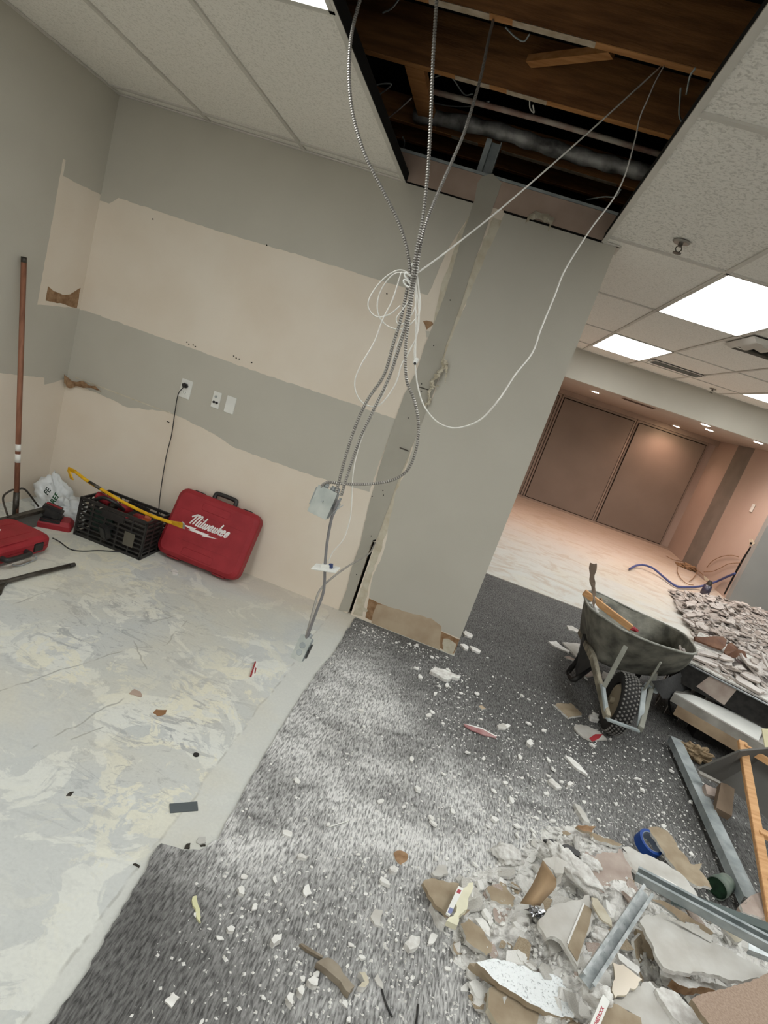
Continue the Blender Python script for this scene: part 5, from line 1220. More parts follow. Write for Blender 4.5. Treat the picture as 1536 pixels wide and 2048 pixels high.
# shard prototypes: angular flat chips and lumps
def shard_mesh(name, seed, flat=.25, mats=(m_gyp,), n=7, paper=False):
    rnd = random.Random(seed); bm = B()
    P = []
    for k in range(n):
        a = 2*math.pi*k/n+rnd.uniform(-.3, .3); r = rnd.uniform(.55, 1.1); P.append(Vector((math.cos(a)*r, math.sin(a)*r*rnd.uniform(.6, .8), flat/2+rnd.uniform(-.1, .1)*flat)))
    tv = [bm.verts.new(p) for p in P]; bv = [bm.verts.new(Vector((p.x*rnd.uniform(.85, 1.1), p.y*rnd.uniform(.85, 1.1), -flat/2))) for p in P]
    f = bm.faces.new(tv); f.material_index = 0; g = bm.faces.new(bv[::-1]); g.material_index = 0
    for k in range(n):
        s = bm.faces.new((tv[k], bv[k], bv[(k+1) % n], tv[(k+1) % n])); s.material_index = len(mats)-1
    bmesh.ops.recalc_face_normals(bm, faces=bm.faces)
    me = bpy.data.meshes.new(name); bm.to_mesh(me); bm.free()
    for m in mats: me.materials.append(m)
    return me
m_chipw = pm('white_plaster_chip', (232, 231, 227), .9, col2=(212, 210, 204), scale=30)
SH_W = [shard_mesh('plaster_chip', s, .32, (m_chipw,), 6+s % 3) for s in range(8)]
SH_P = [shard_mesh('drywall_scrap', s+20, .2, (m_paper, m_gyp), 6+s % 3) for s in range(6)]
SH_T = [shard_mesh('drywall_scrap', s+40, .2, (m_tan, m_gyp), 6+s % 3) for s in range(5)]
SH_M = [shard_mesh('drywall_scrap', s+60, .2, (m_mauve, m_mauve), 6+s % 3) for s in range(5)]
def place(me, p, s, rz, tilt, name, lab, cat, group, sz=None):
    o = bpy.data.objects.new(name, me); COL.objects.link(o)
    o.location = p; o.scale = (s, s*1.0, sz or s); o.rotation_euler = (tilt[0], tilt[1], rz)
    return tag(o, lab, cat, group)
# big named pieces -------------------------------------------------
def sheet(name, pts, th, mt, me, lab, cat='drywall piece', seed=0, amp=.004, step=.02, mb=None, group=None, keep=()):
    P = [FZ(*q) for q in pts]; P = ragged(P, amp, step, seed, keep)
    mats = [mt, me] + ([mb] if mb else [])
    bm = B(); extrude_poly(bm, P, th, 0, 1, mb=2 if mb else 0)
    return tagobj(name, bm, mats, lab, cat, group)
Z_ = lambda pts, z: [tuple(q)+(z,) if len(q) == 2 else q for q in pts]
# low left group
sheet('drywall_scrap', Z_(K7([(95, 447), (130, 430), (180, 440), (246, 452), (238, 490), (196, 584), (150, 545), (120, 500)]), .055), .014, m_tan, m_tan, 'tan drywall scrap under the cream foam bar, leftmost of the rubble', seed=1)
t = empty('foam_bar', FZ(920, 1820), 'cream foam bar with a printed white side, leftmost of the rubble', 'foam bar')
bm = B(); extrude_poly(bm, ragged([FZ(*q) for q in Z_(K7([(268, 470), (306, 448), (302, 480), (285, 530), (240, 628), (195, 608)]), .095)], .003, .02, 2), .02, 0, 0); obj('foam', bm, pm('cream_foam', (226, 222, 196), .8, scale=12), t, False, True)
bm = B(); extrude_poly(bm, [FZ(*q) for q in Z_(K7([(244, 462), (266, 474), (208, 588), (192, 576)]), .096)], .006, 0, 0); obj('printed_paper_side', bm, m_white, t, False, True)
bm = B(); extrude_poly(bm, [FZ(*q) for q in Z_(K7([(243, 476), (257, 482), (249, 496), (236, 489)]), .097)], .0015, 0, 0); obj('red_print', bm, pm('faded_red_print', (176, 76, 84), .7), t, False, True)
bm = B(); extrude_poly(bm, [FZ(*q) for q in Z_(K7([(208, 552), (224, 560), (214, 580), (199, 572)]), .097)], .0015, 0, 0); obj('blue_print', bm, pm('faded_blue_print', (132, 138, 178), .7), t, False, True)
sheet('plaster_lump', Z_(K4([(180, 700), (230, 740), (250, 800), (330, 840), (300, 900), (250, 870)]), .035), .03, m_gyp, m_gyp, 'white plaster wedge under the tip of the cream foam bar', cat='plaster lump')
sheet('plaster_lump', Z_(K7([(132, 405), (158, 376), (195, 379), (202, 412), (165, 424), (140, 418)]), .03), .012, m_paper, m_gyp, 'grey chip just above the tan scrap at the left of the rubble', cat='plaster chip', seed=4)
sheet('drywall_scrap', Z_(K7([(362, 472), (400, 458), (440, 462), (482, 512), (470, 552), (425, 540), (380, 522)]), .06), .014, m_tan, m_gyp, 'olive tan drywall scrap, topmost of the left group', seed=5)
sheet('drywall_scrap', Z_(K7([(388, 560), (412, 548), (470, 560), (486, 600), (440, 640), (398, 610)]), .05), .014, m_mauve, m_gyp, 'pinkish drywall scrap with a white lower edge beside the brown torn paper', seed=6)
sheet('drywall_scrap', Z_(K7([(252, 622), (285, 598), (345, 642), (388, 708), (362, 756), (300, 712), (276, 690)]), .045), .014, m_tan, m_gyp, 'tan drywall scrap above the speckled ceiling tile', seed=7)
sheet('drywall_scrap', Z_(K7([(424, 642), (462, 656), (498, 735), (497, 772), (456, 715), (436, 690)]), .05), .012, m_tan, m_gyp, 'narrow tan drywall sliver above the speckled ceiling tile', seed=8)
sheet('plaster_lump', Z_(K4([(555, 840), (610, 830), (660, 880), (700, 960), (680, 1000), (620, 940)]), .045), .03, m_chipw, m_gyp, 'long white plaster lump between the two tan scraps', cat='plaster lump', seed=9)
sheet('plaster_lump', Z_(K4([(660, 850), (700, 840), (735, 910), (710, 930), (680, 900)]), .045), .025, m_chipw, m_gyp, 'small rounded plaster lump right of the long white one', cat='plaster lump', seed=10)
# speckled ceiling tile
m_spk = tile_mat('speckled_white_tile_face', .9, 120, (150, 154, 154))
m_spk.node_tree.nodes['Mix'].inputs[7].default_value = lin((238, 242, 242))
for n_ in m_spk.node_tree.nodes:
    if n_.type == 'MAP_RANGE': n_.inputs[1].default_value = .30; n_.inputs[2].default_value = .42
sheet('ceiling_tile_piece', Z_(K7([(318, 782), (400, 766), (455, 778), (520, 795), (575, 822), (640, 832), (690, 862), (748, 875), (735, 950), (724, 1016), (640, 1000), (545, 955), (462, 902), (388, 850)]), .085), .018, m_spk, m_tan, 'broken speckled white ceiling tile lying at the bottom of the rubble', cat='ceiling tile', seed=11, keep=(7, 8))
sheet('drywall_scrap', Z_(K7([(290, 785), (330, 790), (470, 885), (560, 945), (690, 1010), (680, 1020), (560, 965), (420, 880)]), .055), .02, m_tan, m_tan, 'brown board edge sticking out under the speckled ceiling tile', seed=12)
sheet('drywall_scrap', Z_(K7([(372, 890), (430, 882), (500, 915), (560, 970), (610, 1010), (640, 1080), (470, 1080), (400, 1030), (366, 970)]), .06), .02, m_tan, m_cream, 'rounded tan board piece below the speckled ceiling tile', seed=13)
# grey sheet with tan stripe
GS = Z_(K7([(578, 622), (612, 570), (640, 542), (720, 522), (790, 500), (812, 560), (800, 640), (770, 730), (742, 800), (700, 735), (672, 690), (640, 672), (612, 680), (596, 650)]), .14)
sheet('drywall_sheet', GS, .014, m_paper, m_gyp, 'light grey drywall sheet with a tan stripe, left of the steel track', seed=14)
bm = B(); extrude_poly(bm, [FZ(*q) for q in Z_(K7([(768, 540), (802, 560), (790, 630), (740, 780), (700, 715), (706, 700)]), .142)], .0015, 0, 0); tagobj('torn_paper_strip', bm, m_tan, 'tan stripe of bare paper on the light grey drywall sheet', 'paper strip')
bm = B(); extrude_poly(bm, [FZ(*q) for q in Z_(K7([(765, 535), (772, 538), (704, 705), (697, 700)]), .144)], .0015, 0, 0); tagobj('joint_tape', bm, m_chipw, 'thin white joint line beside the tan stripe', 'joint tape')
# brown torn paper, folded
t = empty('torn_paper', FZ(1060, 1770), 'curled brown torn drywall paper standing in the middle of the rubble', 'paper')
bm = B(); g = []
for i in range(9):
    row = []
    for j in range(6):
        u, v = i/8, j/5
        a = Vector((596-96*u+10*math.sin(u*3), 355+180*u, 0)); c = Vector((652-52*u+14*math.sin(u*5), 435+112*u, 0)); q = a.lerp(c, v)
        row.append(bm.verts.new(FZ(800+q.x*.479, 1550+q.y*.479, .12+.13*(1-u)+.035*math.sin(v*3.1)*(.4+u))))
    g.append(row)
for i in range(8):
    for j in range(5): bm.faces.new((g[i][j], g[i+1][j], g[i+1][j+1], g[i][j+1]))
o = obj('brown_side', bm, pm('clean_brown_paper', (178, 152, 122), .9, col2=(156, 130, 100), scale=8), t, True, True); md = o.modifiers.new('s', 'SOLIDIFY'); md.thickness = .002
bm = B(); P = [FZ(*q) for q in K7([(594, 353, .25), (640, 338, .25), (700, 365, .22), (682, 410, .22), (672, 450, .2), (640, 470, .18), (655, 430, .2), (640, 395, .23)])]
extrude_poly(bm, ragged(P, .003, .02, 3), .003, 0, 0); obj('gray_folded_flap', bm, m_paper, t, False, True)
bm = blob_mesh(FZ(*K7([(575, 575)])[0], .10), (.035, .02, .015), 7, 3, .7, 3); tagobj('foil_scrap', bm, pm('crumpled_foil', (210, 212, 214), .2, .9, col2=(120, 120, 124), scale=30), 'crumpled silver foil below the brown torn paper', 'foil')
# plaster lump with holes, sheets behind
def lump(px, py, z, r, seed, lab, fr=2.2, amp=.35, mat=None, rz=0):
    bm = blob_mesh((0, 0, 0), r, seed, 4, amp, fr, -9); bm.transform(Matrix.Rotation(rz, 4, 'Z')); bm.transform(Matrix.Translation(FZ(px, py, z)))
    return tagobj('plaster_lump', bm, mat or m_gyp, lab, 'plaster lump', None, True)
lump(1150, 1738, .13, (.115, .045, .035), 1.3, 'big long white plaster lump at the top of the rubble', 2.6, .4, rz=-.75)
lump(1195, 1990, .17, (.045, .032, .035), 5.3, 'white plaster lump at the lower end of the steel track', 2, .3)
lump(1205, 1878, .12, (.05, .032, .03), 8.1, 'white plaster lump left of the middle of the steel track', 2, .3)
lump(1200, 1905, .09, (.035, .028, .03), 18.1, 'grey-white plaster lump just below the one left of the track', 2, .3)
lump(1335, 1772, .15, (.05, .022, .02), 2.7, 'small oblong white plaster piece on the long steel channel', 1.5, .2, m_chipw, -.3)
lump(1015, 1665+45, .03, (.06, .04, .03), 12, 'dusty plaster lump at the upper left tip of the rubble', 2.5, .4)
lump(1178, 1728, .10, (.05, .03, .03), 14, 'knobbly plaster lump beside the long white one', 3, .4)
lump(1100, 1715, .06, (.05, .03, .025), 15, 'crumbled plaster lump above the brown torn paper', 3, .5)
lump(1385, 1840+20, .2, (.03, .02, .02), 16, 'crumb of plaster wedged against the long steel channel', 3, .4)
sheet('drywall_sheet', Z_(K7([(760, 352), (820, 330), (930, 305), (968, 370), (990, 470), (985, 530), (900, 505), (815, 488), (790, 420)]), .10), .014, m_mauve, m_gyp, 'pinkish dusty drywall sheet behind the steel track', seed=15)
sheet('drywall_sheet', Z_(K7([(830, 495), (900, 520), (960, 545), (965, 600), (900, 640), (850, 560)]), .085), .014, m_mauve, m_gyp, 'lower pinkish drywall sheet left of the steel track', seed=16)
sheet('drywall_sheet', Z_(K7([(920, 308), (962, 300), (1060, 345), (1160, 402), (1240, 498), (1252, 532), (1180, 520), (1120, 478), (1020, 420), (960, 380)]), .10), .014, m_paper, m_gyp, 'pale grey drywall strip below the blue tape', seed=17)
sheet('drywall_sheet', Z_(K7([(1036, 220), (1075, 215), (1115, 232), (1165, 310), (1215, 372), (1262, 370), (1250, 395), (1275, 425), (1302, 472), (1240, 462), (1160, 405), (1125, 360), (1080, 290)]), .09), .012, m_tan, m_gyp, 'tan drywall strip leaning over the blue tape', seed=18)
sheet('drywall_sheet', K7([(1000, 610, .20), (1040, 585, .20), (1092, 568, .2), (1160, 612, .2), (1235, 645, .21), (1310, 702, .22), (1395, 742, .23), (1460, 775, .24), (1540, 822, .25), (1540, 852, .25), (1430, 862, .23), (1290, 832, .21), (1180, 822, .20), (1130, 815, .20), (1100, 802, .2), (1060, 720, .2), (1030, 670, .2)]), .014, m_paper, m_gyp, 'largest pale grey drywall sheet, right of the steel track', seed=19)
bm = B(); P = catmull([FZ(*q) for q in K7([(1130, 602, .206), (1180, 630, .209), (1230, 655, .214), (1290, 692, .221)])], 5); ribbon(bm, P, lambda q: Vector((.0005, .0025*math.sin(math.pi*q)+.0004, 0))); tagobj('crack_line', bm, m_dark, 'dark tear across the largest pale grey drywall sheet', 'tear')
sheet('drywall_sheet', K7([(1105, 590, .215), (1170, 610, .22), (1250, 640, .225), (1310, 675, .225), (1300, 700, .222), (1220, 655, .215), (1150, 612, .21)]), .003, m_paper, m_gyp, 'lifted paper tongue on the largest drywall sheet', seed=20)
sheet('drywall_scrap', K7([(1050, 520, .2), (1110, 530, .2), (1190, 575, .2), (1260, 620, .21), (1310, 660, .21), (1290, 680, .2), (1210, 630, .19), (1130, 570, .19)]), .012, m_beige2, m_gyp, 'tan scrap tucked along the long steel channel', seed=21)
sheet('drywall_scrap', K7([(1085, 800, .17), (1130, 816, .17), (1180, 830, .17), (1140, 862, .12), (1100, 850, .10)]), .02, m_gyp, m_gyp, 'crumbling white corner under the largest drywall sheet', seed=22)
sheet('drywall_scrap', Z_(K7([(1134, 852), (1180, 838), (1270, 862), (1345, 880), (1400, 892), (1330, 905), (1240, 890), (1165, 876)]), .16), .03, m_gyp, m_brownp, 'white torn board edge below the largest drywall sheet', seed=23)
t = sheet('board', Z_(K7([(1216, 936), (1380, 885), (1560, 822), (1600, 1100), (1330, 1100), (1290, 1039)]), .27), .018, pm('brown_particle_board', (160, 140, 124), .9, col2=(142, 122, 106), scale=160), m_tan, 'brown board at the bottom right corner of the photo', 'board', seed=24, amp=.0008)
sheet('drywall_scrap', Z_(K7([(1066, 890), (1130, 898), (1165, 915), (1205, 962), (1250, 1005), (1300, 1080), (1200, 1080), (1140, 1010), (1100, 950)]), .17), .035, m_gyp, m_gyp, 'thick crumbly white block left of the brown board', seed=25, amp=.007)
sheet('drywall_sheet', Z_(K7([(885, 942), (960, 905), (1030, 862), (1060, 890), (1085, 930), (1120, 985), (1150, 1080), (1010, 1080), (1000, 1020), (930, 975)]), .155), .014, m_paper, m_gyp, 'pale grey drywall sheet at the bottom edge of the photo', seed=26)
sheet('drywall_scrap', Z_(K7([(868, 940), (935, 975), (1005, 1012), (1008, 1080), (800, 1080), (830, 1010)]), .165), .012, m_tan, m_tan, 'tan board scrap beside the stick with red lettering', seed=27, amp=.001)
sheet('drywall_scrap', Z_(K7([(888, 782), (930, 790), (975, 825), (1012, 852), (960, 890), (900, 930), (885, 900), (898, 840)]), .17), .006, m_beige, m_cream, 'cream curled paper beside the lower end of the steel track', seed=28)
sheet('drywall_scrap', Z_(K7([(905, 740), (930, 750), (1000, 800), (995, 830), (950, 800), (915, 770)]), .15), .015, m_chipw, m_gyp, 'thin white sliver right of the steel track', seed=29)
sheet('drywall_scrap', Z_(K7([(800, 510), (825, 515), (885, 615), (885, 632), (850, 610), (820, 570)]), .16), .006, m_cream, m_cream, 'cream splinter pointing at the middle of the steel track', seed=30)
sheet('drywall_scrap', Z_(K7([(1060, 900), (1030, 870), (1045, 860), (1085, 905)]), .15), .01, m_chipw, m_gyp, 'small white sliver above the crumbly block', seed=31)
sheet('drywall_scrap', Z_(K7([(985, 640), (1010, 650), (1075, 740), (1060, 760), (1010, 720)]), .13), .02, m_tan, m_tan, 'brownish scrap just right of the steel track', seed=32)
sheet('drywall_scrap', K7([(1310, 550, .26), (1345, 570, .26), (1420, 640, .26), (1438, 665, .25), (1400, 700, .24), (1350, 640, .25)]), .014, m_cream, m_gyp, 'cream splintered scrap on top of the long steel channel', seed=33)
sheet('drywall_scrap', Z_(K7([(735, 215), (780, 210), (818, 214), (800, 240), (770, 236)]), .06), .01, m_brownp, m_tan, 'brown paper curl at the top of the rubble', seed=34)
sheet('drywall_scrap', Z_(K7([(800, 240), (850, 262), (930, 290), (915, 298), (840, 280), (815, 270)]), .05), .014, m_tan, m_gyp, 'long tan sliver at the top of the rubble', seed=35)
sheet('plastic_strip', Z_(K7([(678, 292), (700, 288), (752, 322), (748, 340), (715, 325)]), .12), .012, m_blackm, m_blackm, 'short black plastic strip lying above the big plaster lump', 'plastic strip', seed=36, amp=.0005)
sheet('plastic_strip', Z_(K7([(600, 268), (625, 265), (655, 275), (640, 284), (615, 280)]), .05), .01, m_blackm, m_blackm, 'tiny black plastic strip at the top left of the rubble', 'plastic strip', seed=37, amp=.0005)
sheet('drywall_scrap', K7([(1420, 540, .12), (1470, 515, .12), (1540, 500, .12), (1545, 600, .12), (1480, 585, .12), (1430, 570, .12)]), .014, m_mauve, m_gyp, 'brownish board flake at the right edge behind the long channel', seed=38)
# galvanised track on top
def tr(q, z): return FZ(800+q[0]*.479, 1550+q[1]*.479, z)
channel('steel_track', tr((770, 868), .20), tr((1022, 492), .27), .040, .024, m_galv, 'short bright steel track lying slantwise over the rubble', up=(.1, -.25, 1), openup=True, holes=(.3, .62))
channel('steel_track', tr((985, 425), .22), tr((1560, 735), .30), .040, .030, m_galvd, 'long bent steel channel crossing the right side of the rubble', up=(0, -.15, 1), openup=True)
channel('steel_track', tr((1135, 485), .13), tr((1580, 650), .22), .060, .03, pm('greenish_dark_steel', (92, 104, 102), .5, .5, scale=14), 'darker steel channel lying behind the long bent one', up=(0, .2, 1))
channel('steel_track', tr((1455, 695), .22), tr((1560, 735), .24), .05, .03, m_galv, 'short steel channel end at the right edge of the photo', up=(0, -.5, 1))
# stick with red letters
a, c = FZ(1213, 1996, .20), FZ(1188, 2060, .21)
u = (c-a).normalized(); up = Vector((0, -.25, 1)).normalized(); v = up.cross(u).normalized(); 
Ms = Matrix(((u.x, v.x, up.x, a.x), (u.y, v.y, up.y, a.y), (u.z, v.z, up.z, a.z), (0, 0, 0, 1)))
t = empty('printed_stick', mtx=Ms, label='white stick printed with red letters at the bottom edge of the photo', cat='stick')
Ls = (c-a).length
bm = B(); bb(bm, (0, -.011, -.004), (Ls*1.2, .011, 0)); obj('stick', bm, m_white, t)
letters('SHEETROCK', .0115, Matrix.Translation((Ls*.5, .001, .0003)) @ Matrix.Rotation(math.pi, 4, 'Z'), pm('red_ink', (176, 50, 66), .6), 'red_lettering', t, .0003, world=False)

# flattish pieces out on the carpet -------------------------------
K6 = lambda pts: crop(840, 1200, .2604, pts)
KB = lambda pts: crop(440, 1640, .2734, pts)
zc = .009
def cpt(pts, th, mt, lab, name='plaster_chip', cat='plaster chip', seed=0, me=None, z=zc, amp=.002):
    return sheet(name, Z_(pts, z+th), th, mt, me or m_gyp, lab, cat, seed, amp, .015)
cpt(K6([(1032, 805), (1070, 792), (1160, 790), (1245, 875), (1140, 905)]), .012, m_tan, 'tan square of drywall on the carpet left of the wheelbarrow wheel', 'drywall_scrap', 'drywall piece', 2)
t = empty('label_scrap', FZ(1180, 1462), 'white drywall scrap with a red printed corner touching the wheelbarrow wheel', 'drywall piece')
bm = B(); extrude_poly(bm, ragged([FZ(*q) for q in Z_(K6([(1185, 985), (1195, 952), (1270, 962), (1380, 1010), (1440, 1070), (1320, 1080), (1240, 1040)]), .022)], .002, .02, 1), .01, 0, 0); obj('scrap', bm, m_paper, t, False, True)
bm = B(); extrude_poly(bm, [FZ(*q) for q in Z_(K6([(1300, 1060), (1345, 1030), (1405, 1030), (1375, 1062), (1325, 1088)]), .0235)], .0015, 0, 0); obj('red_printed_corner', bm, pm('red_label', (168, 52, 58), .7), t, False, True)
t = empty('red_edged_strip', FZ(960, 1458), 'narrow strip with a red edge on the middle of the carpet', 'strip')
bm = B(); extrude_poly(bm, ragged([FZ(*q) for q in Z_(K6([(338, 950), (390, 960), (480, 985), (590, 1045), (585, 1058), (490, 1035), (400, 1000), (345, 965)]), .018)], .001, .02, 1), .006, 0, 0); obj('strip', bm, pm('dirty_pinkish_paper', (176, 140, 138), .8, col2=(150, 100, 100), scale=20), t, False, True)
bm = B(); extrude_poly(bm, [FZ(*q) for q in Z_(K6([(345, 950), (390, 958), (480, 983), (582, 1040), (580, 1046), (480, 991), (390, 966)]), .0195)], .0015, 0, 0); obj('white_core', bm, m_white, t, False, True)
cpt(K6([(78, 545), (110, 512), (180, 530), (250, 560), (315, 580), (300, 600), (250, 588), (215, 612), (160, 590)]), .02, m_gyp, 'large white plaster chip on the carpet below the wall end', seed=3)
cpt(K6([(335, 240), (350, 232), (408, 270), (400, 290), (345, 270)]), .012, m_gyp, 'white chip beside the wall end, farthest from the viewer', seed=4)
cpt(K6([(308, 338), (345, 338), (378, 360), (370, 380), (340, 372)]), .014, m_chipw, 'white chip beside the wall end, next to the wall corner', seed=5)
cpt(K6([(382, 350), (420, 362), (468, 390), (460, 405), (400, 380)]), .014, m_chipw, 'white chip beside the wall end, rightmost of three', seed=6)
cpt(K6([(985, 315), (1050, 315), (1085, 350), (1150, 390), (1145, 402), (1060, 365), (1030, 352)]), .012, m_chipw, 'ragged white chip left of the wheelbarrow leg', seed=7)
cpt(K6([(1095, 325), (1170, 330), (1270, 335), (1200, 435)]), .012, m_paper, 'grey triangular drywall scrap behind the wheelbarrow leg', 'drywall_scrap', 'drywall piece', 8)
cpt(K6([(1128, 195), (1165, 195), (1235, 240), (1228, 252), (1140, 225)]), .012, m_paper, 'grey drywall scrap left of the tray, farthest out', 'drywall_scrap', 'drywall piece', 9)
cpt(K6([(1225, 215), (1245, 220), (1290, 262), (1270, 270)]), .012, m_paper, 'narrow grey drywall scrap close to the tray', 'drywall_scrap', 'drywall piece', 10)
cpt(K6([(1225, 262), (1275, 275), (1290, 330), (1250, 325)]), .012, m_paper, 'grey drywall scrap partly behind the tray', 'drywall_scrap', 'drywall piece', 11)
cpt(K6([(1110, 432), (1150, 432), (1190, 455), (1180, 462), (1130, 450)]), .010, m_mauve, 'dull flat scrap in front of the wheelbarrow leg', 'drywall_scrap', 'drywall piece', 12)
cpt(K6([(1200, 520), (1240, 490), (1300, 520), (1340, 580), (1280, 590)]), .010, m_mauve, 'pinkish scrap between the wheelbarrow legs', 'drywall_scrap', 'drywall piece', 12)
cpt(K6([(1410, 545), (1488, 585), (1475, 620), (1400, 600)]), .012, m_paper, 'pale scrap behind the wheelbarrow wheel', 'drywall_scrap', 'drywall piece', 12)
cpt(K6([(1112, 1195), (1165, 1208), (1230, 1265), (1290, 1345), (1215, 1300), (1160, 1250)]), .012, m_chipw, 'long pointed white chip below the wheelbarrow wheel', seed=13)
cpt(K6([(1185, 1560), (1230, 1580), (1280, 1650), (1308, 1712), (1260, 1690), (1215, 1620)]), .02, m_paper, 'long grey chip at the upper tip of the rubble', seed=14)
cpt(K6([(1302, 880), (1330, 858), (1375, 880), (1370, 925), (1310, 905)]), .02, m_gyp, 'chunky white chip right of the tan square', seed=15)
cpt(K6([(592, 960), (640, 945), (680, 955), (660, 990), (605, 985)]), .01, m_paper, 'flat pale chip right of the red-edged strip', seed=16)
cpt(K6([(452, 815), (475, 808), (508, 832), (480, 842)]), .008, m_beige2, 'small tan chip above the red-edged strip', seed=17)
cpt(K6([(985, 1380), (1020, 1370), (1090, 1440), (1060, 1448), (1005, 1405)]), .015, m_gyp, 'white chip in the middle distance above the rubble tip', seed=18)
cpt(K6([(1060, 1395), (1090, 1390)] and [(1132, 1405), (1160, 1392), (1182, 1408), (1160, 1425), (1135, 1420)]), .015, m_chipw, 'round white chip above the rubble tip', seed=19)
cpt(K6([(820, 1090), (850, 1065), (875, 1100), (850, 1118)]), .018, m_chipw, 'white chunk right of the middle of the carpet', seed=20)
# near, larger chips
t = empty('brown_stick_fragment', FZ(660, 1910), 'grey-brown broken wood fragment with a thin tail on the near carpet', 'wood scrap')
m_gb = pm('gray_brown_wood', (150, 140, 124), .8, col2=(120, 108, 92), scale=12)
bm = B(); extrude_poly(bm, ragged([FZ(*q) for q in Z_(KB([(745, 1015), (790, 1005), (860, 1050), (985, 1215), (950, 1265), (860, 1160), (790, 1100), (705, 1040)]), .032)], .0015, .02, 1), .022, 0, 0); obj('body', bm, m_gb, t, False, True)
bm = B(); extrude_poly(bm, [FZ(*q) for q in Z_(KB([(582, 905), (600, 900), (755, 995), (748, 1008), (640, 950)]), .022)], .01, 0, 0); obj('tail', bm, m_gb, t, False, True)
cpt(KB([(460, 75), (490, 70), (528, 88), (522, 122), (485, 112), (460, 100)]), .006, m_chipw, 'notched white chip on the dusty carpet near the concrete', seed=21)
cpt(KB([(-18+0, 0), (0, 0), (1, 1)]) if False else crop(0, 1200, .5208, [(632, 1540), (665, 1505), (690, 1525), (660, 1565)]), .005, m_chipw, 'square notched white chip at the bottom of the dark carpet', seed=22, amp=.0008)
cpt(KB([(568, 250), (600, 242), (645, 262), (630, 282), (575, 270)]), .012, m_gyp, 'oblong white chip on the dusty near carpet', seed=23)
cpt(KB([(1268, 245), (1300, 222), (1370, 245), (1375, 275), (1325, 328), (1290, 300)]), .006, m_brownp, 'brown torn paper chip on the carpet left of the rubble', 'paper_scrap', 'paper', 24)
cpt(KB([(1240, 350), (1275, 330), (1310, 350), (1295, 378), (1255, 372)]), .016, m_gyp, 'white chunk just below the brown paper chip', seed=25)
cpt(KB([(1350, 900), (1400, 838), (1462, 850), (1465, 880), (1440, 930), (1390, 950)]), .018, m_gyp, 'cracked round white chip near the left side of the rubble', seed=26)
cpt(KB([(1100, 700), (1140, 650), (1190, 660), (1178, 775), (1130, 760)]), .008, m_paper, 'grey paper flake on the near carpet', 'paper_scrap', 'paper', 27)
cpt(KB([(375, 870), (400, 835), (455, 830), (450, 870), (395, 905)]), .02, m_chipw, 'white chunk near the thin tail of the wood fragment', seed=28)
cpt(KB([(640, 1165), (685, 1135), (722, 1160), (715, 1205), (665, 1195)]), .02, m_chipw, 'white chunk left of the wood fragment', seed=29)
cpt(KB([(570, 1230), (600, 1200), (620, 1235), (605, 1280), (580, 1260)]), .02, m_chipw, 'white chunk at bottom centre of the dark carpet, upper one', seed=30)
cpt(KB([(490, 1290), (510, 1258), (543, 1270), (530, 1350), (500, 1320)]), .02, m_chipw, 'split white chunk at bottom centre of the dark carpet', seed=31)
cpt(KB([(1015, 1110), (1060, 1110), (1090, 1190), (1060, 1225), (1010, 1215), (1060, 1180)]), .02, m_cream, 'hooked cream chip right of the wood fragment', seed=32)
cpt(KB([(1130, 1160), (1155, 1120), (1185, 1180), (1195, 1240), (1160, 1210)]), .004, m_paper, 'pointed grey flake at the lower edge of the carpet', 'paper_scrap', 'paper', 33)
cpt(KB([(130, 495), (160, 475), (182, 505), (175, 545), (140, 530)]), .012, m_chipw, 'oval white chip on the near dark carpet', seed=34)
cpt(KB([(52, 785), (85, 768), (112, 785), (100, 812), (60, 808)]), .012, m_chipw, 'white chip at the left of the dark carpet', seed=35)
bm = B(); tube(bm, catmull([FZ(*q, .013) for q in KB([(1185, 1240), (1200, 1300), (1230, 1380), (1260, 1440)])], 4), .003, 6); tagobj('black_wire_scrap', bm, m_blackm, 'thin black wire scrap at the lower edge of the carpet', 'wire', smooth=True)
bm = B(); tube(bm, catmull([FZ(*q, .013) for q in KB([(1450, 1350), (1445, 1420), (1435, 1500)])], 4), .003, 6); tagobj('black_wire_scrap', bm, m_blackm, 'thin straight black wire scrap left of the rounded tan board piece', 'wire', smooth=True)
bm = B(); tube(bm, [FZ(*q, .013) for q in KB([(800, 50), (940, 5)])], .0022, 5); tagobj('thin_splinter', bm, m_white, 'thin pale splinter on the dusty carpet', 'splinter')

def proj(p):
    v = p-EYE; c = [sum(MR[r][i]*v[i] for i in range(3)) for r in range(3)]
    return c[0]/c[2]*FPX+CX, c[1]/c[2]*FPX+CY
def near(p, marks):
    x, y = proj(Vector(p)); return min(marks, key=lambda m_: (m_[0]-x)**2+(m_[1]-y)**2)[2]
CM = [(780, 1290, 'along the foot of the wall'), (690, 1400, 'beside the upper concrete edge'), (890, 1345, 'around the large chip by the wall end'), (960, 1458, 'around the red-edged strip'),
      (1140, 1420, 'around the tan drywall square'), (1180, 1462, 'around the red-cornered scrap'), (1150, 1530, 'around the long pointed white chip'), (1300, 1690, 'around the blue tape roll'), (1330, 1560, 'left of the long steel stud'),
      (1090, 1570, 'in the middle, right of the dust'), (1160, 1640, 'above the upper tip of the rubble'), (1000, 1680, 'above left of the rubble'), (830, 1710, 'around the brown paper chip'), (665, 1930, 'around the wood fragment'),
      (580, 1850, 'left of the wood fragment'), (400, 1820, 'around the pale yellow sliver'), (350, 1990, 'around the square notched chip'), (520, 2000, 'at the bottom centre of the photo'), (820, 1870, 'around the cracked round chip'), (800, 2000, 'at the bottom edge left of the rubble'), (600, 1670, 'on the dusty patch by the concrete corner'), (1080, 1330, 'left of the wheelbarrow legs'), (980, 1260, 'behind the wall end'), (870, 1580, 'on its pale dusty middle')]
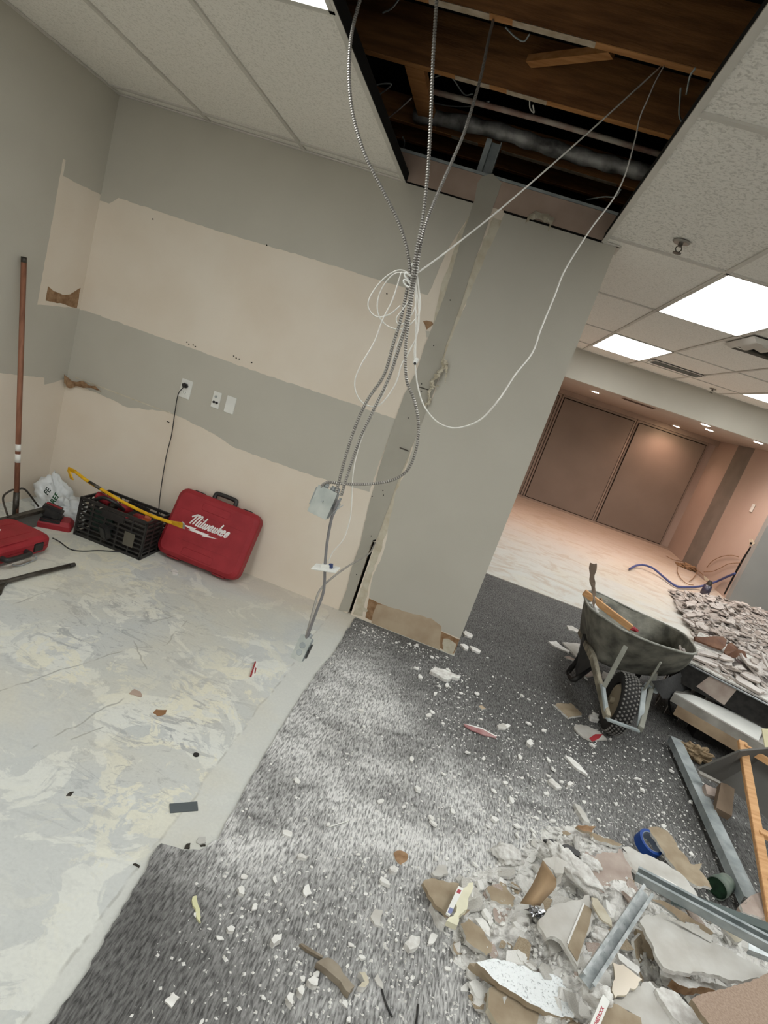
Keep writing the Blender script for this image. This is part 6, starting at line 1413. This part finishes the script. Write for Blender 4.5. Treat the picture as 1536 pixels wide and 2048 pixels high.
HM = [(920, 1820, 'beside the cream foam bar'), (1000, 1790, 'below the olive tan scrap'), (960, 1890, 'above the speckled ceiling tile'), (1050, 1950, 'touching the speckled ceiling tile'), (1060, 1770, 'around the brown torn paper'), (1020, 1715, 'at the upper left tip of the heap'),
      (1150, 1735, 'around the longest plaster lump'), (1120, 1870, 'around the sheet with the tan stripe'), (1160, 1900, 'left of the short bright track'), (1230, 1760, 'around the pinkish sheet'), (1250, 1870, 'right of the short bright track'), (1300, 1690, 'near the blue tape roll'),
      (1350, 1790, 'along the long bent channel'), (1440, 1800, 'near the green cup'), (1400, 1900, 'on the largest grey sheet'), (1460, 1990, 'around the brown corner board'), (1260, 1980, 'around the stick with red letters'), (1340, 2010, 'around the thick crumbly block'), (1010, 2010, 'around the rounded tan board'), (1100, 2030, 'at the bottom edge below the speckled tile'), (1150, 1665, 'at the very top of the heap')]
FM = [(1375, 1230, 'by the large slab at its far left'), (1400, 1200, 'in front of the dark jug'), (1400, 1235, 'by the long thin slab'), (1440, 1215, 'in the middle of its far side'), (1500, 1215, 'at the foot of the grey wall return'), (1530, 1250, 'at the right edge of the photo, far part'), (1470, 1255, 'in its middle'), (1530, 1300, 'at the right edge level with the brown boards'),
      (1430, 1275, 'just behind the left brown board'), (1480, 1295, 'behind the right brown board'), (1400, 1310, 'by the wheelbarrow tray corner'), (1450, 1330, 'in front of the brown boards'), (1500, 1345, 'around the long pale slab'), (1530, 1370, 'at the right edge near the platform edge'), (1380, 1270, 'between the tray and the pale floor')]
# loose chips on the carpet (the 300 largest apart, the crumbs as one)
rnd = random.Random(11)
def dens(x, y):
    d = .25
    d += 2.2*math.exp(-((x-.9)**2/.16+(y-2.1)**2/.22)) + 1.6*math.exp(-((x-.55)**2/.2+(y-1.6)**2/.2))+1.3*math.exp(-((x-.1)**2/.14+(y-1.25)**2/.14))
    d += 1.1*math.exp(-((x-1.3)**2/.1+(y-2.7)**2/.3)) + 1.5*math.exp(-((x+.1)**2/.12+(y-3.38)**2/.008)) + .7*math.exp(-((x-.35)**2/.05+(y-3.2)**2/.03))+.8*math.exp(-((x-.5)**2/.15+(y-2.7)**2/.12))+1.2*math.exp(-((x-1.5)**2/.04+(y-2.3)**2/.3))
    return d/3.2
def rpos(x0=-.35, x1=2.0, y0=.85, y1=4.4):
    while True:
        x, y = rnd.uniform(x0, x1), rnd.uniform(y0, y1)
        if y > 3.45 and x < .45: continue
        if x < -.33: continue
        if inside(x, y, poly) and edist(x, y, poly) > .12: continue
        if rnd.random() < dens(x, y)*(1 if y < 3.5 else .3): return x, y
for k in range(262):
    x, y = rpos(); s = .007+.017*rnd.random()**2
    place(SH_W[k % 8], (x, y, zc+s*.35), s, rnd.uniform(0, 6.3), (rnd.uniform(-.3, .3), rnd.uniform(-.3, .3)), 'plaster_chip', 'small plaster chip on the carpet '+near((x, y, 0), CM), 'plaster chip', 'small plaster chips on the carpet', s*rnd.uniform(.9, 1.6))
def crumbs(name, npts, pos, srange, mat, lab, cat, zoff):
    V, F_ = [], []
    for k in range(npts):
        x, y, z = pos(); s = srange[0]+(srange[1]-srange[0])*rnd.random()**2; a = rnd.uniform(0, 6.3); i0 = len(V); q = rnd.uniform(.4, 1)
        ca, sa = math.cos(a)*s, math.sin(a)*s
        V += [(x+ca, y+sa, z), (x-sa*q, y+ca*q, z), (x-ca, y-sa, z), (x+sa*q, y-ca*q, z), (x+ca*.2, y+sa*.3, z+s*.8)]
        F_ += [(i0, i0+1, i0+4), (i0+1, i0+2, i0+4), (i0+2, i0+3, i0+4), (i0+3, i0, i0+4)]
    me = bpy.data.meshes.new(name); me.from_pydata(V, [], F_); me.materials.append(mat)
    o = bpy.data.objects.new(name, me); COL.objects.link(o); return tag(o, lab, cat, kind='stuff')
def cpos():
    x, y = rpos(); return x, y, zc
crumbs('plaster_crumbs', 8000, cpos, (.0013, .0078), m_chipw, 'fine white plaster crumbs strewn over the dark carpet', 'rubble', 0)
# smaller scraps on the foreground heap
NAMED = 0
for k in range(290):
    while True:
        px, py = rnd.uniform(890, 1536), rnd.uniform(1650, 2048); g0 = FZ(px, py)
        h = heap_h(g0.x, g0.y)
        if h > 0: break
    p = FZ(px, py, h+.01); s = .014+.045*rnd.random()**1.7
    pool, nm, lb, ca, gr = rnd.choice([(SH_W, 'gypsum_fragment', 'white plaster piece among the broken drywall of the foreground heap', 'gypsum fragment', 'white plaster pieces in the heap')]*5 + [(SH_P, 'drywall_scrap', 'grey paper-faced scrap among the broken drywall of the foreground heap', 'drywall piece', 'grey drywall scraps in the heap')]*3 + [(SH_T, 'drywall_scrap', 'tan paper-backed scrap among the broken drywall of the foreground heap', 'drywall piece', 'tan drywall scraps in the heap')]*2 + [(SH_M, 'drywall_scrap', 'pinkish dusty scrap among the broken drywall of the foreground heap', 'drywall piece', 'pinkish drywall scraps in the heap')])
    if pool is SH_W: s *= .75
    place(rnd.choice(pool), (p.x, p.y, heap_h(p.x, p.y)+s*.22), s, rnd.uniform(0, 6.3), (rnd.gauss(0, .35), rnd.gauss(0, .35)), nm, lb.split(' among')[0]+' in the foreground heap '+near((p.x, p.y, h), HM), ca, gr)
def hpos():
    while True:
        x, y = rnd.uniform(.3, 2.0), rnd.uniform(.8, 2.7); h = heap_h(x, y)
        if h > 0: return x, y, h+rnd.uniform(-.004, .012)
crumbs('gypsum_crumbs', 5000, hpos, (.002, .011), m_chipw, 'loose gypsum crumbs on the foreground heap', 'rubble', 0)

# =================== FAR RUBBLE ===================
far = [Vector(v + (0,)) for v in [(3.05, 7.9), (2.95, 7.2), (2.85, 6.3), (2.6, 5.5), (2.2, 4.9), (1.95, 4.4), (1.75, 3.86), (2.2, 3.66), (2.9, 3.45), (4.5, 3.6), (5.6, 5), (5.8, 8.4), (4.6, 8.55), (4.0, 8.5), (3.5, 8.2)]]
plat_top = lambda x, y: (Vector((x, y, 0))-Vector((A_.x, A_.y, 0))).dot(nb_) > .01
A_ = FZ(1372, 1319, .45); nb_ = nb
def far_h(x, y):
    if not inside(x, y, far): return 0
    e = edist(x, y, far); k = max(0, min(1, (5.4-y)/1.3)); base = .03+.36*k
    f = min(1, e/.30)
    if y < 4.6 and x < 2.9: f = 1 if e > .02 else .0
    return .02+(base+.10*min(1, e/.5))*(f if f else 0)
bm = heightmesh(far_h, 1.7, 5.9, 3.4, 8.7, .04, .022, 5, 8)
tag(obj('rubble_bed', bm, pm('rubble_bed_dust', (176, 168, 160), .95, col2=(92, 86, 82), scale=14, bump=.6, lo=.4, hi=.58)), 'bed of broken plaster dust under the far rubble', 'rubble', kind='stuff')
m_fs = pm('dusty_gray_shard', (196, 190, 184), .9, col2=(168, 160, 154), scale=5); m_fs2 = pm('warm_gray_shard', (176, 166, 158), .9, col2=(150, 140, 132), scale=5)
FS = [shard_mesh('plaster_shard', s+90, .14, (m_fs if s % 3 else m_fs2, m_fs2), 5+s % 3) for s in range(9)]
cnt = 0
while cnt < 298:
    px, py = rnd.uniform(1345, 1536), rnd.uniform(1185, 1400)
    # march the sight line onto the mound
    r = ray(px, py); hit = None; tt = 3.2/r.y
    while tt*r.y < 8.6:
        p = EYE+r*tt; h = far_h(p.x, p.y)
        if h > 0 and p.z <= h+.02: hit = p; break
        tt += .04/r.y
    if hit is None: continue
    cnt += 1; p = hit; s = (.028+.045*rnd.random()**1.8)*(1.0 if p.y < 5 else 1.25)
    close = p.y < 4.9
    place(FS[cnt % 9], (p.x, p.y, far_h(p.x, p.y)+s*.2+.012), s*(1.35 if close else 1), rnd.uniform(0, 6.3), (rnd.gauss(0, .22), rnd.gauss(0, .22)), 'plaster_shard',
          ('plaster shard stacked on the platform, ' if close else 'grey plaster shard in the far rubble, ')+near(p, FM), 'plaster shard', 'shards stacked on the platform' if close else 'shards in the far rubble')
# the many smaller shards between them, as one
V, F_ = [], []
for k in range(2600):
    while True:
        x, y = rnd.uniform(1.8, 5.7), rnd.uniform(3.5, 8.5); h = far_h(x, y)
        if h > .03: break
    s = rnd.uniform(.025, .075)*(.8 if y < 5 else 1); M3 = Matrix.Rotation(rnd.uniform(0, 6.3), 3, 'Z') @ Matrix.Rotation(rnd.gauss(0, .3), 3, 'X') @ Matrix.Rotation(rnd.gauss(0, .3), 3, 'Y')
    nn = n = rnd.choice((4, 5, 5, 6)); i0 = len(V); q = [(2*math.pi*j/n+rnd.uniform(-.3, .3), rnd.uniform(.6, 1.1)) for j in range(n)]
    for zz in (s*.09, -s*.09): V += [Vector((x, y, h+s*.15)) + M3 @ Vector((math.cos(a)*r*s, math.sin(a)*r*s*.7, zz)) for a, r in q]
    F_ += [tuple(range(i0, i0+n)), tuple(range(i0+2*n-1, i0+n-1, -1))] + [(i0+j, i0+n+j, i0+n+(j+1) % n, i0+(j+1) % n) for j in range(n)]
me = bpy.data.meshes.new('shard_litter'); me.from_pydata(V, [], F_); me.materials.append(m_fs); me.materials.append(m_fs2)
for p_ in me.polygons: p_.material_index = (p_.vertices[0]//7) % 2
o = bpy.data.objects.new('shard_litter', me); COL.objects.link(o); tag(o, 'mass of smaller grey plaster shards filling the far rubble', 'rubble', kind='stuff')
def fp(px, py, dz=.05):
    r = ray(px, py); tt = 3.2/r.y
    while tt*r.y < 9:
        p = EYE+r*tt; h = far_h(p.x, p.y)
        if h > 0 and p.z <= h+dz: return p
        tt += .02/r.y
    return FZ(px, py)
def fsheet(pts, lab, mt=None, th=.012, dz=.06, name='plaster_slab'):
    P = [fp(x, y, dz) for x, y in pts]; zz = sum(p.z for p in P)/len(P); P = [FZ(x, y, zz) for x, y in pts]
    bm = B(); extrude_poly(bm, ragged(P, .004, .05, 5), th, 0, 1); tagobj(name, bm, [mt or m_fs, m_fs2], lab, 'plaster slab')
KC = lambda pts: crop(1300, 1180, .1536, pts)
fsheet(KC([(470, 160), (560, 135), (640, 150), (590, 190), (480, 215)]), 'large grey plaster slab at the far left of the rubble')
fsheet(KC([(480, 330), (520, 290), (700, 300), (730, 320), (640, 335), (490, 350)]), 'long thin grey slab at the left side of the far rubble')
fsheet(KC([(1060, 1040), (1180, 1060), (1290, 1180), (1480, 1330), (1440, 1345), (1250, 1240), (1140, 1180)]), 'long pale slab sliding over the platform edge', th=.015)
fsheet(KC([(1180, 1080), (1260, 1085), (1440, 1165), (1420, 1200), (1290, 1150)]), 'second pale slab beside the long one on the platform')
fsheet(KC([(560, 870), (660, 850), (800, 900), (910, 980), (880, 1000), (700, 930)]), 'pale slab next to the wheelbarrow tray on the platform')
fsheet(KC([(650, 820), (760, 800), (890, 850), (880, 880), (760, 850)]), 'narrow pale slab just beside the tray corner')
fsheet(KC([(950, 830), (1050, 870), (1100, 900), (960, 900), (900, 870)]), 'small white slab below the brown boards')
bm = B(); P = [FZ(*q) for q in KC([(585, 605, .50), (700, 612, .51), (830, 600, .53), (950, 605, .53), (1000, 650, .52), (985, 730, .50), (940, 775, .48), (840, 745, .48), (700, 690, .48), (590, 650, .48)])]
extrude_poly(bm, P, .014, 0, 0); tagobj('brown_board', bm, pm('dark_brown_board', (112, 80, 60), .7, col2=(88, 58, 42), scale=9), 'dark brown board lying on the rubble, left one', 'board')
bm = B(); P = [FZ(*q) for q in KC([(960, 800, .47), (1010, 700, .52), (1060, 680, .53), (1150, 760, .52), (1130, 775, .51), (1000, 850, .47)])]
extrude_poly(bm, P, .012, 0, 0); tagobj('brown_board', bm, MATS['dark_brown_board'], 'dark brown board bent up in the middle of the rubble', 'board')
bm = B(); P = [FZ(*q) for q in KC([(985, 855, .47), (1150, 770, .52), (1240, 800, .52), (1270, 905, .48), (1130, 895, .46)])]
extrude_poly(bm, P, .012, 0, 0); tagobj('brown_board', bm, MATS['dark_brown_board'], 'dark brown board lying on the rubble, right one', 'board')
bm = B(); P = [FZ(*q) for q in KC([(1120, 900, .49), (1250, 915, .5), (1400, 980, .5), (1370, 1060, .48), (1240, 1010, .48)])]
extrude_poly(bm, P, .01, 0, 0); tagobj('rubble_flap', bm, pm('purplish_gray_board', (128, 112, 110), .8, scale=9), 'purplish grey flap lying in front of the brown boards', 'board')

# =================== FAR ROOM CLUTTER ===================
KD = lambda pts: crop(1240, 1060, .1927, pts)
bm = B(); P = [FZ(*q) for q in KD([(100, 405, .03), (160, 372, .04), (235, 362, .06), (320, 385, .08), (380, 425, .06), (450, 485, .04), (530, 550, .03), (600, 588, .03), (700, 593, .03), (800, 590, .04), (900, 570, .10), (1000, 535, .15), (1100, 490, .2), (1195, 450, .24)])]
P = P[:-3] + [FX(x, y, 4.14) for x, y in KD([(1000, 535), (1100, 490), (1195, 450)])]
tube(bm, catmull(P, 6), .016, 8); tagobj('blue_hose', bm, pm('blue_hose_rubber', (74, 84, 132), .5, scale=20), 'blue hose snaking over the pale far floor', 'hose', smooth=True)
for pts, lab in (([(600, 380), (595, 430), (630, 500), (700, 560), (760, 570)], 'tangled brown cord on the far floor, leftmost loop'),
                 ([(870, 435), (960, 430), (1050, 390), (1130, 350), (1250, 340)], 'brown cord running to the far wall slot, lower one'),
                 ([(900, 390), (950, 330), (1040, 280), (1150, 262), (1230, 280)], 'brown cord running to the far wall slot, upper one'),
                 ([(700, 380), (760, 390), (800, 430), (760, 500), (720, 530)], 'tangled brown cord on the far floor, middle loop'),
                 ([(480, 270), (560, 310), (660, 330), (740, 380), (820, 430), (880, 480)], 'brown cord along the foot of the far side wall')):
    bm = B(); P = [FZ(x, y, .02) for x, y in KD(pts)]
    P = [p if p.x < 4.17 else FX(x, y, 4.17) for p, (x, y) in zip(P, KD(pts))]
    tube(bm, catmull(P, 5), .0055, 6); tagobj('tangled_wire', bm, m_brownp, lab, 'cord', smooth=True)
bm = blob_mesh(FZ(*KD([(740, 400)])[0], .03), (.22, .09, .05), 3, 4, .7, 3, 0); tagobj('brown_debris', bm, m_brownp, 'heap of brown scraps along the foot of the far side wall', 'debris')
p = FZ(*KD([(870, 670)])[0]); t = empty('jug', (p.x, p.y, 0), 'small dark jug with a shiny side standing behind the far rubble', 'jug')
bm = B(); cyl(bm, (0, 0, 0), (0, 0, .15), .06, .055, 20); obj('jug_body', bm, pm('dark_violet_plastic', (60, 56, 76), .3, scale=9, spec=.8), t, True)
bm = B(); cyl(bm, (0, 0, .15), (0, 0, .22), .04, .025, 16); obj('cap', bm, m_steel, t)
bm = B(); q = FZ(*KD([(900, 500)])[0]); extrude_poly(bm, [FX(x, y, 4.0) for x, y in KD([(868, 472), (935, 530), (880, 525)])], .01, 0, 0, nrm=(-1, 0, 0)); tagobj('paper_flag', bm, m_cream, 'pale triangular paper scrap above the dark jug', 'paper')
bm = B(); P = [FX(x, y, 4.196) for x, y in KD([(1340, 95), (1375, 98), (1400, 140), (1375, 155), (1335, 165), (1345, 130)])]
extrude_poly(bm, P, .003, 0, 0, nrm=(-1, 0, 0)); obj('torn_hole_edge', bm, m_cream, fw)
bm = B(); P = [FX(x, y, 4.192) for x, y in KD([(1350, 125), (1375, 130), (1365, 150), (1345, 148)])]; extrude_poly(bm, P, .002, 0, 0, nrm=(-1, 0, 0)); obj('torn_hole', bm, m_dark, fw)
bm = B(); P = [FX(x, y, 4.192) for x, y in KD([(1350, 170), (1362, 172), (1260, 345), (1085, 668), (1075, 664), (1240, 340)])]; extrude_poly(bm, P, .002, 0, 0, nrm=(-1, 0, 0)); obj('corner_gap', bm, m_dark, fw)
p = FX(1505, 1016, 4.19); t = empty('far_switch', p, 'small white switch plate on the pinkish far side wall', 'wall plate')
bm = B(); bb(bm, (-.006, -.04, -.06), (0, .04, .06)); obj('plate', bm, m_white, t)
# thresholds
bm = B(); bb(bm, (.36, 5.545, .0), (5.2, 5.575, .011)); struct('trim_6', bm, pm('carpet_edge_strip', (120, 116, 110), .7))
# small reflections of the room lights on the panels are left to the renderer
